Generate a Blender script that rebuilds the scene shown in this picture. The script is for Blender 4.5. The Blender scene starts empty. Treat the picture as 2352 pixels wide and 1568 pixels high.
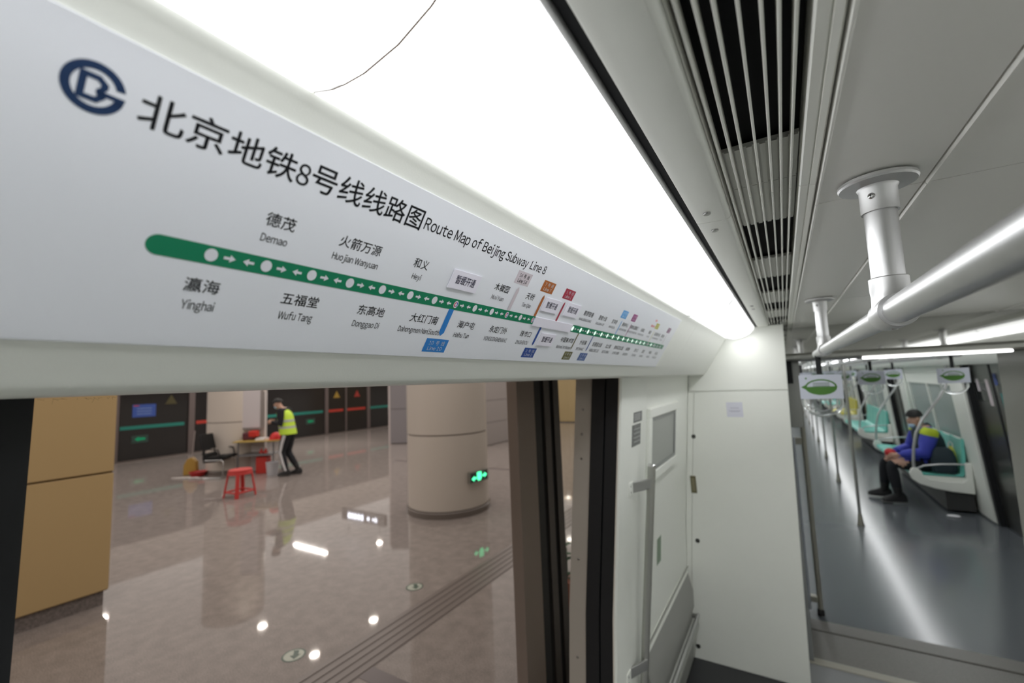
import bpy, bmesh, math, random
from mathutils import Vector, Matrix
random.seed(7)
SC = bpy.context.scene
COL = SC.collection
R = math.radians
PI = math.pi

# ------------------------------------------------------------------ camera, world, exposure
EYE = 1.82
yaw, pit, rol = 0.552419, 0.0947768, -0.0394087
cy_, sy_ = math.cos(yaw), math.sin(yaw)
fwd = Vector((-sy_*math.cos(pit), cy_*math.cos(pit), math.sin(pit)))
rt = Vector((cy_, sy_, 0)); up = rt.cross(fwd)
c_, s_ = math.cos(rol), math.sin(rol)
r2 = c_*rt + s_*up; u2 = -s_*rt + c_*up
cam_d = bpy.data.cameras.new('camera'); cam = bpy.data.objects.new('camera', cam_d); COL.objects.link(cam)
m3 = Matrix((r2, u2, -fwd)).transposed()
cam.matrix_world = Matrix.Translation((0, 0, EYE)) @ m3.to_4x4()
cam_d.sensor_width = 36; cam_d.lens = 36*1002.9/2352
cam_d.clip_start = 0.02; cam_d.clip_end = 200
cam_d.dof.use_dof = True; cam_d.dof.focus_distance = 0.66; cam_d.dof.aperture_fstop = 3.4
SC.camera = cam
w = bpy.data.worlds.new('world'); SC.world = w; w.use_nodes = True
w.node_tree.nodes['Background'].inputs[0].default_value = (0.5, 0.5, 0.5, 1)
w.node_tree.nodes['Background'].inputs[1].default_value = 0.02
SC.view_settings.view_transform = 'Standard'; SC.view_settings.look = 'None'
SC.view_settings.gamma = 1; SC.view_settings.use_curve_mapping = False
SC.view_settings.exposure = 0.30
SC.cycles.max_bounces = 10; SC.cycles.diffuse_bounces = 5; SC.cycles.glossy_bounces = 5
SC.cycles.transmission_bounces = 8; SC.cycles.sample_clamp_indirect = 6
TRAIN_LIGHT = 5.6
STATION_W = 8.0
STATION_FILL = 1.95

# ------------------------------------------------------------------ materials
MATS = {}
def mat(name, col, rough=0.5, metal=0.0, noise=0.0, nscale=40.0, bump=0.0, bscale=200.0, emit=None, es=0.0, spec=0.5, coat=0.0, trans=0.0, ior=1.45, stretch=None, alpha=None):
    if name in MATS: return MATS[name]
    m = bpy.data.materials.new(name); m.use_nodes = True
    nt = m.node_tree; b = nt.nodes['Principled BSDF']
    b.inputs['Base Color'].default_value = (*col, 1)
    b.inputs['Roughness'].default_value = rough; b.inputs['Metallic'].default_value = metal
    b.inputs['Specular IOR Level'].default_value = spec; b.inputs['IOR'].default_value = ior
    b.inputs['Coat Weight'].default_value = coat; b.inputs['Coat Roughness'].default_value = 0.13 if coat < .3 else .03; b.inputs['Transmission Weight'].default_value = trans
    if emit: b.inputs['Emission Color'].default_value = (*emit, 1); b.inputs['Emission Strength'].default_value = es
    if noise or bump:
        tc = nt.nodes.new('ShaderNodeTexCoord'); mp = nt.nodes.new('ShaderNodeMapping')
        nt.links.new(tc.outputs['Object'], mp.inputs[0])
        if stretch: mp.inputs['Scale'].default_value = stretch
    if noise:
        n = nt.nodes.new('ShaderNodeTexNoise'); n.inputs['Scale'].default_value = nscale; n.inputs['Detail'].default_value = 5
        nt.links.new(mp.outputs[0], n.inputs['Vector'])
        r = nt.nodes.new('ShaderNodeValToRGB')
        r.color_ramp.elements[0].position = 0.3; r.color_ramp.elements[1].position = 0.7
        r.color_ramp.elements[0].color = (*[c*(1-noise) for c in col], 1)
        r.color_ramp.elements[1].color = (*[min(1, c*(1+noise)) for c in col], 1)
        nt.links.new(n.outputs['Fac'], r.inputs[0]); nt.links.new(r.outputs[0], b.inputs['Base Color'])
    if bump:
        n2 = nt.nodes.new('ShaderNodeTexNoise'); n2.inputs['Scale'].default_value = bscale
        nt.links.new(mp.outputs[0], n2.inputs['Vector'])
        bp = nt.nodes.new('ShaderNodeBump'); bp.inputs['Strength'].default_value = bump; bp.inputs['Distance'].default_value = 0.001
        nt.links.new(n2.outputs['Fac'], bp.inputs['Height']); nt.links.new(bp.outputs[0], b.inputs['Normal'])
    MATS[name] = m
    return m
SHELL = mat('shell_white', (0.865, 0.88, 0.825), 0.38, bump=0.08, bscale=500)
COVER = mat('cover_white', (0.85, 0.865, 0.81), 0.36, bump=0.1, bscale=700)
CABW = mat('cabinet_white', (0.87, 0.88, 0.825), 0.42, noise=0.015, nscale=3)
CEILM = mat('ceiling_paint', (0.82, 0.815, 0.775), 0.36, bump=0.05, bscale=400)
FINM = mat('vent_paint', (0.82, 0.825, 0.77), 0.35)
BLACK = mat('cavity_black', (0.006, 0.007, 0.008), 0.8)
RUBBER = mat('black_rubber', (0.012, 0.013, 0.015), 0.55)
ALU = mat('satin_aluminium', (0.60, 0.60, 0.605), 0.36, 1.0, bump=0.04, bscale=900)
ALUC = mat('cast_aluminium', (0.60, 0.60, 0.60), 0.42, 0.9)
STEEL = mat('brushed_steel', (0.50, 0.50, 0.48), 0.04, 1.0)
STEELD = mat('dark_steel', (0.30, 0.30, 0.29), 0.3, 1.0)
CHROME = mat('chrome', (0.6, 0.6, 0.6), 0.12, 1.0)
LAMP = mat('lamp_diffuser', (0.9, 0.9, 0.9), 0.4, emit=(0.98, 0.99, 1.0), es=TRAIN_LIGHT)
LAMPE = mat('lamp_diffuser_edge', (0.9, 0.9, 0.9), 0.4, emit=(0.98, 0.99, 1.0), es=1.3)   # the diffuser is dimmer away from its LED rows
STRIPG = mat('led_strip', (0.9, 0.9, 0.9), 0.4, emit=(1, 1, 1), es=5)
BOARDM = mat('board_acrylic', (0.80, 0.82, 0.87), 0.3, coat=0.2)
INK = mat('ink_black', (0.012, 0.013, 0.018), 0.3)
INKG = mat('ink_grey', (0.10, 0.10, 0.12), 0.3)
NAVY = mat('ink_navy', (0.012, 0.035, 0.10), 0.3)
GREEN = mat('line_green', (0.008, 0.21, 0.10), 0.25)
PAPER = mat('sticker_paper', (0.80, 0.78, 0.87), 0.5)
WPRINT = mat('print_white', (0.76, 0.78, 0.83), 0.3)
LED = mat('station_led', (0.7, 0.9, 0.8), 0.3, emit=(0.75, 1.0, 0.85), es=0.75)
def ink(n, c): return mat('ink_'+n, c, 0.3)
FLOORC = mat('car_floor_dark', (0.28, 0.285, 0.29), 0.35, noise=0.15, nscale=300)
FLOORG = mat('gangway_floor', (0.19, 0.18, 0.165), 0.4, noise=0.15, nscale=200)
FLOORB = mat('car_floor_blue', (0.125, 0.137, 0.152), 0.2, noise=0.06, nscale=250, bump=0.10, bscale=14, spec=0.9, coat=0.22)
SEATG = mat('seat_aqua', (0.17, 0.60, 0.52), 0.3)
GLASSD = mat('dark_glass', (0.02, 0.022, 0.022), 0.08)
WINM = mat('window_glass', (0.34, 0.39, 0.38), 0.1)  # pale tint stands in for the reflections on the panes

# ------------------------------------------------------------------ mesh building
class MB:
    def __init__(s): s.v = []; s.f = []; s.m = []
    def add(s, vs, fs, mi=0):
        o = len(s.v); s.v += [tuple(v) for v in vs]; s.f += [tuple(o+i for i in f) for f in fs]; s.m += [mi]*len(fs); return s
    def box(s, a, b, mi=0):
        x0, y0, z0 = a; x1, y1, z1 = b
        return s.add([(x0,y0,z0),(x1,y0,z0),(x1,y1,z0),(x0,y1,z0),(x0,y0,z1),(x1,y0,z1),(x1,y1,z1),(x0,y1,z1)],
                     [(0,3,2,1),(4,5,6,7),(0,1,5,4),(1,2,6,5),(2,3,7,6),(3,0,4,7)], mi)
    def obox(s, c, ax, ay, az, mi=0):   # oriented box, half vectors
        c = Vector(c); ax, ay, az = Vector(ax), Vector(ay), Vector(az)
        vs = [c+i*ax+j*ay+k*az for k in (-1, 1) for i, j in ((-1,-1),(1,-1),(1,1),(-1,1))]
        return s.add(vs, [(0,3,2,1),(4,5,6,7),(0,1,5,4),(1,2,6,5),(2,3,7,6),(3,0,4,7)], mi)
    def prism(s, pts, f0, f1, mi=0):    # pts 2D -> f0(p), f1(p) 3D rings, capped
        n = len(pts); vs = [f0(p) for p in pts]+[f1(p) for p in pts]
        fs = [(i, (i+1) % n, n+(i+1) % n, n+i) for i in range(n)] + [tuple(range(n-1, -1, -1)), tuple(range(n, 2*n))]
        return s.add(vs, fs, mi)
    def prof(s, pts, y0, y1, mi=0):     # closed xz profile swept along Y
        return s.prism(pts, lambda p: (p[0], y0, p[1]), lambda p: (p[0], y1, p[1]), mi)
    def tube(s, path, r, n=16, mi=0, cap=True, closed=False):
        path = [Vector(p) for p in path]; N = len(path); rs = r if isinstance(r, (list, tuple)) else [r]*N
        vs = []; prev = None
        for i, p in enumerate(path):
            if closed: t = path[(i+1) % N]-path[i-1]
            else: t = path[min(i+1, N-1)]-path[max(i-1, 0)]
            t.normalize()
            if prev is None: a = t.orthogonal().normalized()
            else: a = (prev-prev.dot(t)*t).normalized()
            prev = a; b = t.cross(a)
            vs += [p+rs[i]*(math.cos(2*PI*k/n)*a+math.sin(2*PI*k/n)*b) for k in range(n)]
        fs = []
        for i in range(N if closed else N-1):
            j = (i+1) % N
            fs += [(i*n+k, i*n+(k+1) % n, j*n+(k+1) % n, j*n+k) for k in range(n)]
        if cap and not closed: fs += [tuple(range(n-1, -1, -1)), tuple((N-1)*n+k for k in range(n))]
        return s.add(vs, fs, mi)
    def lathe(s, prof, o, ax=(0,0,1), n=32, mi=0):   # prof [(r,h)]
        o = Vector(o); ax = Vector(ax).normalized(); a = ax.orthogonal().normalized(); b = ax.cross(a)
        vs = []
        for r, h in prof: vs += [o+ax*h+max(r, 1e-5)*(math.cos(2*PI*k/n)*a+math.sin(2*PI*k/n)*b) for k in range(n)]
        N = len(prof)
        fs = [(i*n+k, i*n+(k+1) % n, (i+1)*n+(k+1) % n, (i+1)*n+k) for i in range(N-1) for k in range(n)]
        fs += [tuple(range(n-1, -1, -1)), tuple((N-1)*n+k for k in range(n))]
        return s.add(vs, fs, mi)
    def ell(s, c, r, n=14, m=9, mi=0, mtx=None):
        c = Vector(c); vs = []
        for i in range(m+1):
            th = PI*i/m
            for k in range(n):
                v = Vector((r[0]*max(math.sin(th), 1e-3)*math.cos(2*PI*k/n), r[1]*max(math.sin(th), 1e-3)*math.sin(2*PI*k/n), r[2]*math.cos(th)))
                vs.append(c+(mtx @ v if mtx else v))
        fs = [(i*n+k, (i+1)*n+k, (i+1)*n+(k+1) % n, i*n+(k+1) % n) for i in range(m) for k in range(n)]
        return s.add(vs, fs, mi)
    def loft(s, rings, mi=0, cap=True):
        n = len(rings[0]); vs = [p for r in rings for p in r]; N = len(rings)
        fs = [(i*n+k, i*n+(k+1) % n, (i+1)*n+(k+1) % n, (i+1)*n+k) for i in range(N-1) for k in range(n)]
        if cap: fs += [tuple(range(n-1, -1, -1)), tuple((N-1)*n+k for k in range(n))]
        return s.add(vs, fs, mi)
    def flip(s, cx=0.62):               # mirror about the car's centre line
        s.v = [(2*cx-x, y, z) for x, y, z in s.v]; s.f = [tuple(reversed(f)) for f in s.f]; return s
def obj(name, mb, m, parent=None, smooth=True, bevel=0.0, local=False, label=None, ang=0.7):
    me = bpy.data.meshes.new(name)
    off = Vector((0, 0, 0))
    if parent is not None and not local:
        off = Vector(parent.get('_w', (0, 0, 0)))
    me.from_pydata([tuple(Vector(v)-off) for v in mb.v], [], mb.f)
    ms = m if isinstance(m, (list, tuple)) else [m]
    for k in ms: me.materials.append(k)
    if len(ms) > 1: me.polygons.foreach_set('material_index', mb.m)
    me.update()
    bm = bmesh.new(); bm.from_mesh(me); bmesh.ops.recalc_face_normals(bm, faces=bm.faces); bm.to_mesh(me); bm.free()
    if smooth:
        me.shade_smooth(); me.set_sharp_from_angle(angle=ang)
    o = bpy.data.objects.new(name, me); COL.objects.link(o)
    if parent is not None:
        o.parent = parent; o['_w'] = tuple(off)
    if bevel:
        bv = o.modifiers.new('bevel', 'BEVEL'); bv.width = bevel; bv.segments = 2; bv.limit_method = 'ANGLE'; bv.angle_limit = 0.6; bv.harden_normals = False
    if label: o['label'] = label
    return o
def thing(name, label, cat, loc=(0,0,0), rz=0.0, group=None):
    o = bpy.data.objects.new(name, None); COL.objects.link(o); o.empty_display_size = 0.05
    o.location = loc; o.rotation_euler = (0, 0, rz); o['label'] = label; o['category'] = cat; o['_w'] = tuple(loc)
    if group: o['group'] = group
    return o
def struct(name, mb=None, m=None, loc=(0,0,0), **k):
    if mb is None:
        o = bpy.data.objects.new(name, None); COL.objects.link(o); o.location = loc; o['_w'] = tuple(loc)
    else: o = obj(name, mb, m, **k)
    o['kind'] = 'structure'
    return o
def tag(o, label, cat, group=None):
    o['label'] = label; o['category'] = cat
    if group: o['group'] = group
    return o

# ------------------------------------------------------------------ lettering from Blender's built-in font
GL = {}
def glyph(ch):
    if ch in GL: return GL[ch]
    c = ch
    if '!' <= ch <= '~': c = chr(ord(ch)-0x21+0xFF01)        # full-width forms: a plain grotesque
    cu = bpy.data.curves.new('g', 'FONT'); cu.body = c; cu.size = 1; cu.resolution_u = 3
    o = bpy.data.objects.new('g', cu); COL.objects.link(o)
    dg = bpy.context.evaluated_depsgraph_get(); dg.update()
    me = bpy.data.meshes.new_from_object(o.evaluated_get(dg))
    vs = [(v.co.x, v.co.y) for v in me.vertices]; fs = [tuple(p.vertices) for p in me.polygons]
    bpy.data.objects.remove(o); bpy.data.curves.remove(cu); bpy.data.meshes.remove(me)
    x0 = min([v[0] for v in vs], default=0); x1 = max([v[0] for v in vs], default=0.3)
    if '!' <= ch <= '~':
        vs = [(x-x0+0.045, y) for x, y in vs]; adv = x1-x0+0.09
    else: adv = 1.0
    GL[ch] = (vs, fs, adv); return GL[ch]
H0 = glyph('H'); CAPH = max(v[1] for v in H0[0]); BASE = min(v[1] for v in H0[0])
BOLD = ((0, 0), (.014, 0), (.007, .012), (.007, -.006))   # strokes laid over one another: a heavier weight
def string(s, wid=None):
    V = []; F = []; x = 0.0
    for ch in s:
        if ch == ' ': x += 0.26; continue
        if ch == '_': x += 0.5; continue
        vs, fs, adv = glyph(ch)
        if ch == 'j': x -= .07
        if ch in 'rft': adv -= .03
        for dx, dy in BOLD:
            o = len(V); V += [(a+x+dx, b+dy) for a, b in vs]; F += [tuple(o+i for i in f) for f in fs]
        x += adv
    return V, F
def text_mb(s, fr, u0, u1, s0, s1, cjk=False, tilt=0.0):
    """fit s between u0..u1 with base line s0 and cap (or character) top s1; fr(u,s) -> 3D"""
    V, F = string(s)
    if not V: return MB()
    x0 = min(v[0] for v in V); x1 = max(v[0] for v in V)
    if cjk:
        b0, b1 = min(v[1] for v in V), max(v[1] for v in V)
    else: b0, b1 = BASE, CAPH
    sx = (u1-u0)/(x1-x0); sz = (s1-s0)/(b1-b0)
    return MB().add([fr(u0+(x-x0)*sx, s0+(y-b0)*sz+tilt*(x-x0)*sx) for x, y in V], F)

# ================================================================== CROSS-SECTION OF THE CAR
Z = EYE
def wx(z, off=0.0):                  # inner face of the left wall at height z
    P = [(-0.1,-.692),(0,-.69),(.44,-.66),(.9,-.635),(1.824,-.553),(2.3,-.52)]
    for (z0, x0), (z1, x1) in zip(P, P[1:]):
        if z <= z1: return x0+(x1-x0)*(z-z0)/(z1-z0)+off
    return P[-1][1]+off
ZS = [0, .44, .9, 1.4, 1.824, 2.15]
def wallprof(z0, z1, t0, t1):        # closed profile between offsets t0 (inner) and t1 (outer, negative)
    zs = [z0]+[z for z in ZS if z0 < z < z1]+[z1]
    return [(wx(z, t0), z) for z in zs]+[(wx(z, t1), z) for z in reversed(zs)]
sides = (False, True)
def fl(mb, f): return mb.flip() if f else mb

# floors
g = MB().box((-.75, -9, -.12), (1.99, 3.43, 0)); struct('floor', g, FLOORC)
g = MB().box((-.655, 1.95, -.01), (.02, 3.148, 0.0025)); tag(obj('shade_sheet', g, mat('shade_sheet_dark', (.035, .036, .038), .55), None), 'added dark floor sheet for the shade in front of the white cabinet', 'floor sheet')  # added dark sheet in place of shade on the floor by the cabinet
g = MB().box((-.02, 3.5, -.10), (1.26, 3.86, 0.002)); gp = struct('floor', g, FLOORG, bevel=0.002)
g = MB().box((-.02, 3.872, -.10), (1.26, 4.02, 0.006)); struct('trim_1', g, FLOORG, bevel=0.004)
g = MB().box((-.05, 3.432, -.10), (1.29, 3.498, 0.006)); struct('trim_2', g, mat('sill_pale', (0.42, 0.40, 0.34), 0.4), bevel=0.004)
g = MB().box((-.75, 4.024, -.12), (1.99, 60, 0)); struct('floor', g, FLOORB)

# side walls
def wall(name, y0, y1, f=False, z0=0, z1=2.14, m=SHELL):
    return struct(name, fl(MB().prof(wallprof(z0, z1, 0, -.05), y0, y1), f), m)
wall('wall_left', 1.70, 3.44); wall('wall_left', -9, .05)
wall('wall_left', 4.03, 60); wall('wall_right', -9, 3.44, True)
g = MB().box((-.75, -9.1, -.1), (1.99, -9.0, 2.3)); struct('wall_back', g, CABW)
g = MB().box((-.75, 60, -.1), (1.99, 60.1, 2.3)); struct('wall_front', g, CABW)
# roof slab
g = MB().box((-1.05, -9.1, 2.19), (2.3, 60, 2.22)); struct('roof', g, STEELD)
for f in sides:
    g = fl(MB().prof([(-.60, 2.14), (-.62, 2.2), (-.64, 2.2), (-.62, 2.12)], -9, 60), f); struct('trim_3', g, STEELD)

# ceiling: panels with a fine down-turned lip
def ceiling(y0, y1, step, seam):
    root = struct('ceiling', loc=(0.62, y0, 2.117))
    ys = [y0]; y = seam
    while y < y1:
        if y > y0+.05: ys.append(y)
        y += step
    ys.append(y1)
    for a, b in zip(ys, ys[1:]):
        a += .0016; b -= .0016
        for f in sides:
            g = MB().prof([(.0715, 2.111), (.0725, 2.1095), (.0745, 2.1095), (.076, 2.112), (.2135, 2.113), (.2135, 2.13), (.0715, 2.13)], a, b)
            obj('ceiling_panel', fl(g, f), CEILM, root, ang=0.9)
        g = MB().prof([(.2165, 2.110), (.2175, 2.108), (.2205, 2.108), (.222, 2.1115), (1.018, 2.1115), (1.0195, 2.108), (1.0225, 2.108), (1.0235, 2.110), (1.0235, 2.13), (.2165, 2.13)], a, b)
        obj('ceiling_panel', g, CEILM, root, ang=0.9)
    g = MB().box((.05, y0, 2.131), (1.19, y1, 2.15)); obj('backing', g, BLACK, root)
ceiling(-9, 3.46, 1.29, -9+.06+.83-.0)
ceiling(4.03, 60, 6.0, 10)

# white fascia between lamp and vent
def fascia(y0, y1, f, label=None):
    g = MB().prof([(-.1175, 2.128), (-.1192, 2.1135), (-.1185, 2.1115), (-.116, 2.1105), (-.068, 2.1085), (-.0615, 2.1115), (-.0585, 2.117), (-.0575, 2.128)], y0+.0013, y1-.0013)
    o = fl(g, f)
    return o
roots = []
FS = [-9, -8.10, -6.81, -5.52, -4.23, -2.94, -1.65, -.40, .89, 2.18, 3.46]
for f in sides:
    struct('trim_19', fl(MB().box((-.116, -9, 2.1285), (-.059, 3.46, 2.131)), f), BLACK)
    root = struct('trim_4' if not f else 'trim_5', loc=((1.33 if f else -.09), 0, 2.11))
    for a, b in zip(FS, FS[1:]):
        obj('fascia_panel', fascia(a, b, f), COVER, root, ang=0.9)
        for y in (a+.052, b-.056):
            if b < .8 and not (a > -1 and not f): continue
            s = MB().lathe([(0.0, 0.0025), (.0058, .0025), (.0066, .0015), (.0066, -.001)], (-.0935, y, 2.1085), (0, 0, -1), 18)
            s2 = MB().lathe([(0.0, 0.001), (.0022, .001), (.0022, -.0035)], (-.0935, y, 2.1085), (0, 0, -1), 6)
            o = obj('screw', fl(s, f), STEELD, root)
            obj('screw_recess', fl(s2, f), BLACK, o)
g = MB()
for f in sides:
    g = fl(MB().prof([(-.1285, 2.1135), (-.1198, 2.1125), (-.1190, 2.124), (-.1285, 2.124)], -9, 3.46), f)
    struct('trim_6', g, BLACK)
    g = fl(MB().prof([(-.1345, 2.108), (-.133, 2.106), (-.1290, 2.1120), (-.1290, 2.12), (-.1345, 2.12)], -9, 3.46), f)
    struct('trim_7', g, ALU)
    g = fl(MB().prof([(-.60, 2.155), (-.06, 2.155), (-.06, 2.17), (-.60, 2.17)], -9, 60), f)
    struct('trim_8', g, BLACK)

# slotted air vents, in segments
VS = [-.47, .82, 2.11, 3.46]
FX = (-.0499, -.0366, -.0235, -.0069, .009, .0215, .0338)
def vent(y0, y1, f, label, opens):
    cx = -.005 if not f else 1.245
    t = thing('air_vent', label, 'vent', (cx, y0, 2.115), group='slotted vents in the car ceiling')
    a, b = y0+.001, y1-.001
    for x in FX:
        g = MB().prof([(x-.0016, 2.1155), (x-.0008, 2.1145), (x+.0008, 2.1145), (x+.0016, 2.1155), (x+.0013, 2.134), (x-.0013, 2.134)], a, b)
        obj('fin', fl(g, f), FINM, t)
    g = MB().prof([(.0452, 2.150), (.0452, 2.117), (.0475, 2.1145), (.0575, 2.1145), (.0583, 2.1165), (.0593, 2.1165), (.0600, 2.1135), (.0665, 2.1125), (.0690, 2.116), (.0690, 2.150)], a, b)
    obj('frame', fl(g, f), FINM, t)
    g = MB().prof([(-.0580, 2.150), (-.0580, 2.118), (-.0560, 2.116), (-.0550, 2.121), (-.0550, 2.150)], a, b)
    obj('frame', fl(g, f), FINM, t)
    ys = [a]
    for o0, o1 in opens: ys += [o0, o1]
    ys.append(b)
    for k in range(0, len(ys), 2):
        if ys[k+1]-ys[k] < .01: continue
        if True:
            g = MB().box((-.054, ys[k], 2.137), (.044, ys[k+1], 2.142))
            for xx in (-.043, -.030, -.015, .001, .0153, .0277, .039):   # ribs of the blanking plate
                g.box((xx-.0035, ys[k], 2.1345), (xx+.0035, ys[k+1], 2.1368))
            o = obj('blanking_plate', fl(g, f), FINM, t); o['kind'] = 'stuff'
    g = MB().box((-.0545, a, 2.150), (.0445, b, 2.154)); obj('duct', fl(g, f), BLACK, t)
    return t
vent(-.47, .82, False, 'slotted ceiling vent nearest the camera, long black opening between thin fins', [(-.40, -.03), (.35, .675)])
vent(.82, 2.11, False, 'middle slotted ceiling vent with two short black openings', [(1.04, 1.38), (1.66, 1.98)])
vent(2.11, 3.46, False, 'far slotted ceiling vent that ends above the white cabinet', [(2.28, 2.57), (2.88, 3.15)])
for a in (-.47, .82, 2.11):
    vent(a, (a+1.29 if a < 2 else 3.46), True, 'slotted vent on the right of the car ceiling, %s one' % ('front' if a > 2 else 'middle' if a > 0 else 'rear'), [(a+.22, a+.56), (a+.84, a+1.16)])
for f in sides:
    for (a, b) in ((-9, -.47), (4.03, 60)):
        g = MB().box((-.06, a, 2.120), (.07, b, 2.128)); struct('trim_9', fl(g, f), FINM)

# curved light diffusers
LP = [(-.1335, 2.112), (-.140, 2.095), (-.155, 2.0785), (-.175, 2.0655), (-.205, 2.053), (-.24, 2.047), (-.262, 2.0475), (-.278, 2.0495), (-.305, 2.058), (-.322, 2.068)]
def diffuser(y0, y1, f, label, grp, seam=True):
    t = thing('ceiling_light', label, 'light', ((1.46 if f else -.22), y0, 2.05), group=grp)
    ins = [(x+(.0 if x > -.15 else 0), z+.006) for x, z in reversed(LP)]
    g = MB().prof(LP+ins, y0+.0016, y1-.0016)
    n_ = len(LP)
    for i_ in range(len(g.f)):
        a_ = sum(g.v[q][0] for q in g.f[i_])/len(g.f[i_])
        g.m[i_] = 1 if (a_ < -.262 or a_ > -.155) else 0
    obj('diffuser', fl(g, f), [LAMP, LAMPE], t, ang=1.2)
    if seam:
        wide = .006 if 1 < y1 < 2.5 else .0018
        g = MB().prof([(x, z+(.0005 if wide < .005 else -.0025)) for x, z in LP]+[(x, z+.004) for x, z in reversed(LP)], y1-wide, y1+wide)
        obj('joint_strip', fl(g, f), mat('joint_grey', (0.16, 0.12, 0.09), 0.6) if wide < .005 else mat('joint_pale', (0.42, 0.42, 0.41), 0.5), t)
LS = [-9, -7.8, -6.2, -4.6, -3.0, -1.4, .2, 1.8, 3.11]
for f in sides:
    for i, (a, b) in enumerate(zip(LS, LS[1:])):
        if not f and i == 7: lab = 'curved white light panel running up to the cabinet'
        elif not f and i == 6: lab = 'long curved white light panel above the route map board'
        elif not f and i == 5: lab = 'curved white light panel at the top edge, left of the curved joint'
        else: lab = '%s curved white light panel from the rear end of the near car, %s side' % ('first second third fourth fifth sixth seventh eighth'.split()[i], 'right' if f else 'left')
        diffuser(a, b, f, lab, 'curved light panels along the car ceiling', i < 7)
ORD = 'first second third fourth fifth sixth seventh eighth ninth tenth eleventh twelfth thirteenth fourteenth fifteenth sixteenth seventeenth eighteenth'.split()
for f in sides:
    y = 4.05
    while y < 58:
        b = min(y+3.2, 58)
        diffuser(y, b, f, ('%s white light panel beyond the gangway, along the %s side of the next car' % (ORD[int((y-4.05)/3.2+.5)], 'right' if f else 'left')), 'light panels of the next car, %s row' % ('right' if f else 'left'), True)
        y = b

# door-gear covers (the white fascia that carries the board)
UX, UZ = .53851, .84262              # up the slope
def cov_pts():
    P = [(-.600, Z+.0035), (-.458, Z+.0035), (-.4515, Z+.0055), (-.4465, Z+.0105), (-.4432, Z+.0165)]
    P += [(-.447+.147*t, Z+.006+.23*t) for t in (.10, .5, .90)]
    P += [(-.3110, Z+.2190), (-.3055, Z+.2265), (-.3015, Z+.2325), (-.2995, Z+.2375), (-.3000, Z+.2420), (-.3030, Z+.2455), (-.3080, Z+.2475), (-.33, Z+.2480), (-.60, Z+.250)]
    return P
def cover(y0, y1, f, label):
    g = MB().prof(cov_pts(), y0+.0008, y1-.0008)
    return tag(obj('door_gear_cover', fl(g, f), COVER, None, ang=0.5), label, 'cover', 'white covers over the car doors')
cover(-1.2, 2.06, False, 'long white sloping cover over the open door, carrying the route map')
cover(2.06, 3.15, False, 'short white sloping cover between the route map and the cabinet')
for a, b, l in ((-9, -1.2, 'left side behind the camera'),): cover(a, b, False, 'white sloping cover along the '+l)
cover(-9, 3.15, True, 'white sloping cover along the right side of the near car')
for f in sides:
    g = fl(MB().prof(cov_pts(), 4.6, 60), f); struct('trim_10', g, COVER, ang=.5)

# ================================================================== ROUTE MAP BOARD
NX, NZ = UZ, -UX
def bp(u, s, off=.0):
    return (-.447+UX*s+NX*off, u, Z+.006+UZ*s+NZ*off)
mm = .001
board = thing('route_map_board', 'long white route map board with a green line above the open door', 'sign', bp(.6, .14))
def slab(u0, u1, s0, s1, o0, o1):
    return MB().prism([(u0, s0), (u1, s0), (u1, s1), (u0, s1)], lambda p: bp(p[0], p[1], o0), lambda p: bp(p[0], p[1], o1))
obj('board_panel', slab(-.35, 1.742, .0425, .2455, .0002, .0022), BOARDM, board, bevel=.0006)
T0 = .0024
def fr(off=T0): return lambda u, s: bp(u, s, off)
def put(name, mb, m, label=None):
    o = obj(name, mb, m, board, smooth=False, label=label); return o
def btext(s, u0, u1, s0, s1, m=INK, cjk=False, off=T0, name='lettering', tilt=0.0, parent=None):
    mb = text_mb(s, fr(off), u0*mm, u1*mm, s0*mm, s1*mm, cjk, tilt)
    o = obj(name, mb, m, parent or board, smooth=False)
    return o
def poly(pts, off=T0): return MB().add([bp(u*mm, s*mm, off) for u, s in pts], [tuple(range(len(pts)))])
def disc(u, s, r, off, n=28, r2=None): return poly([(u+r*math.cos(2*PI*k/n), s+(r2 or r)*math.sin(2*PI*k/n)) for k in range(n)], off)
# title
btext('北京地铁', 100.5, 205.2, 200.2, 223.0, cjk=True, name='title', tilt=.004)
btext('8', 206.5, 217.8, 202.2, 219.4, name='title')
btext('号线线路图', 219.5, 354.5, 201.3, 225.4, cjk=True, name='title', tilt=.006)
btext('Route Map of Beijing Subway', 359.2, 592.0, 206.2, 219.6, name='title', tilt=.012)
btext('Line 8', 600.5, 652.0, 209.3, 222.8, name='title', tilt=.010)
# emblem: open ring with a letter inside, drawn as one outline pair
cu0, cs0 = 79.2, 211.3
def arc(r, a0, a1, n=40): return [(cu0+r*math.cos(R(a0+(a1-a0)*k/n)), cs0+r*math.sin(R(a0+(a1-a0)*k/n))) for k in range(n+1)]
def strip(o, i, off=T0):
    vs = [bp(u*mm, s*mm, off) for u, s in o]+[bp(u*mm, s*mm, off) for u, s in i]; n = len(o)
    return MB().add(vs, [(k, k+1, n+k+1, n+k) for k in range(n-1)])
em = strip(arc(14.6, 14, 346), arc(10.2, 18, 345))
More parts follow.
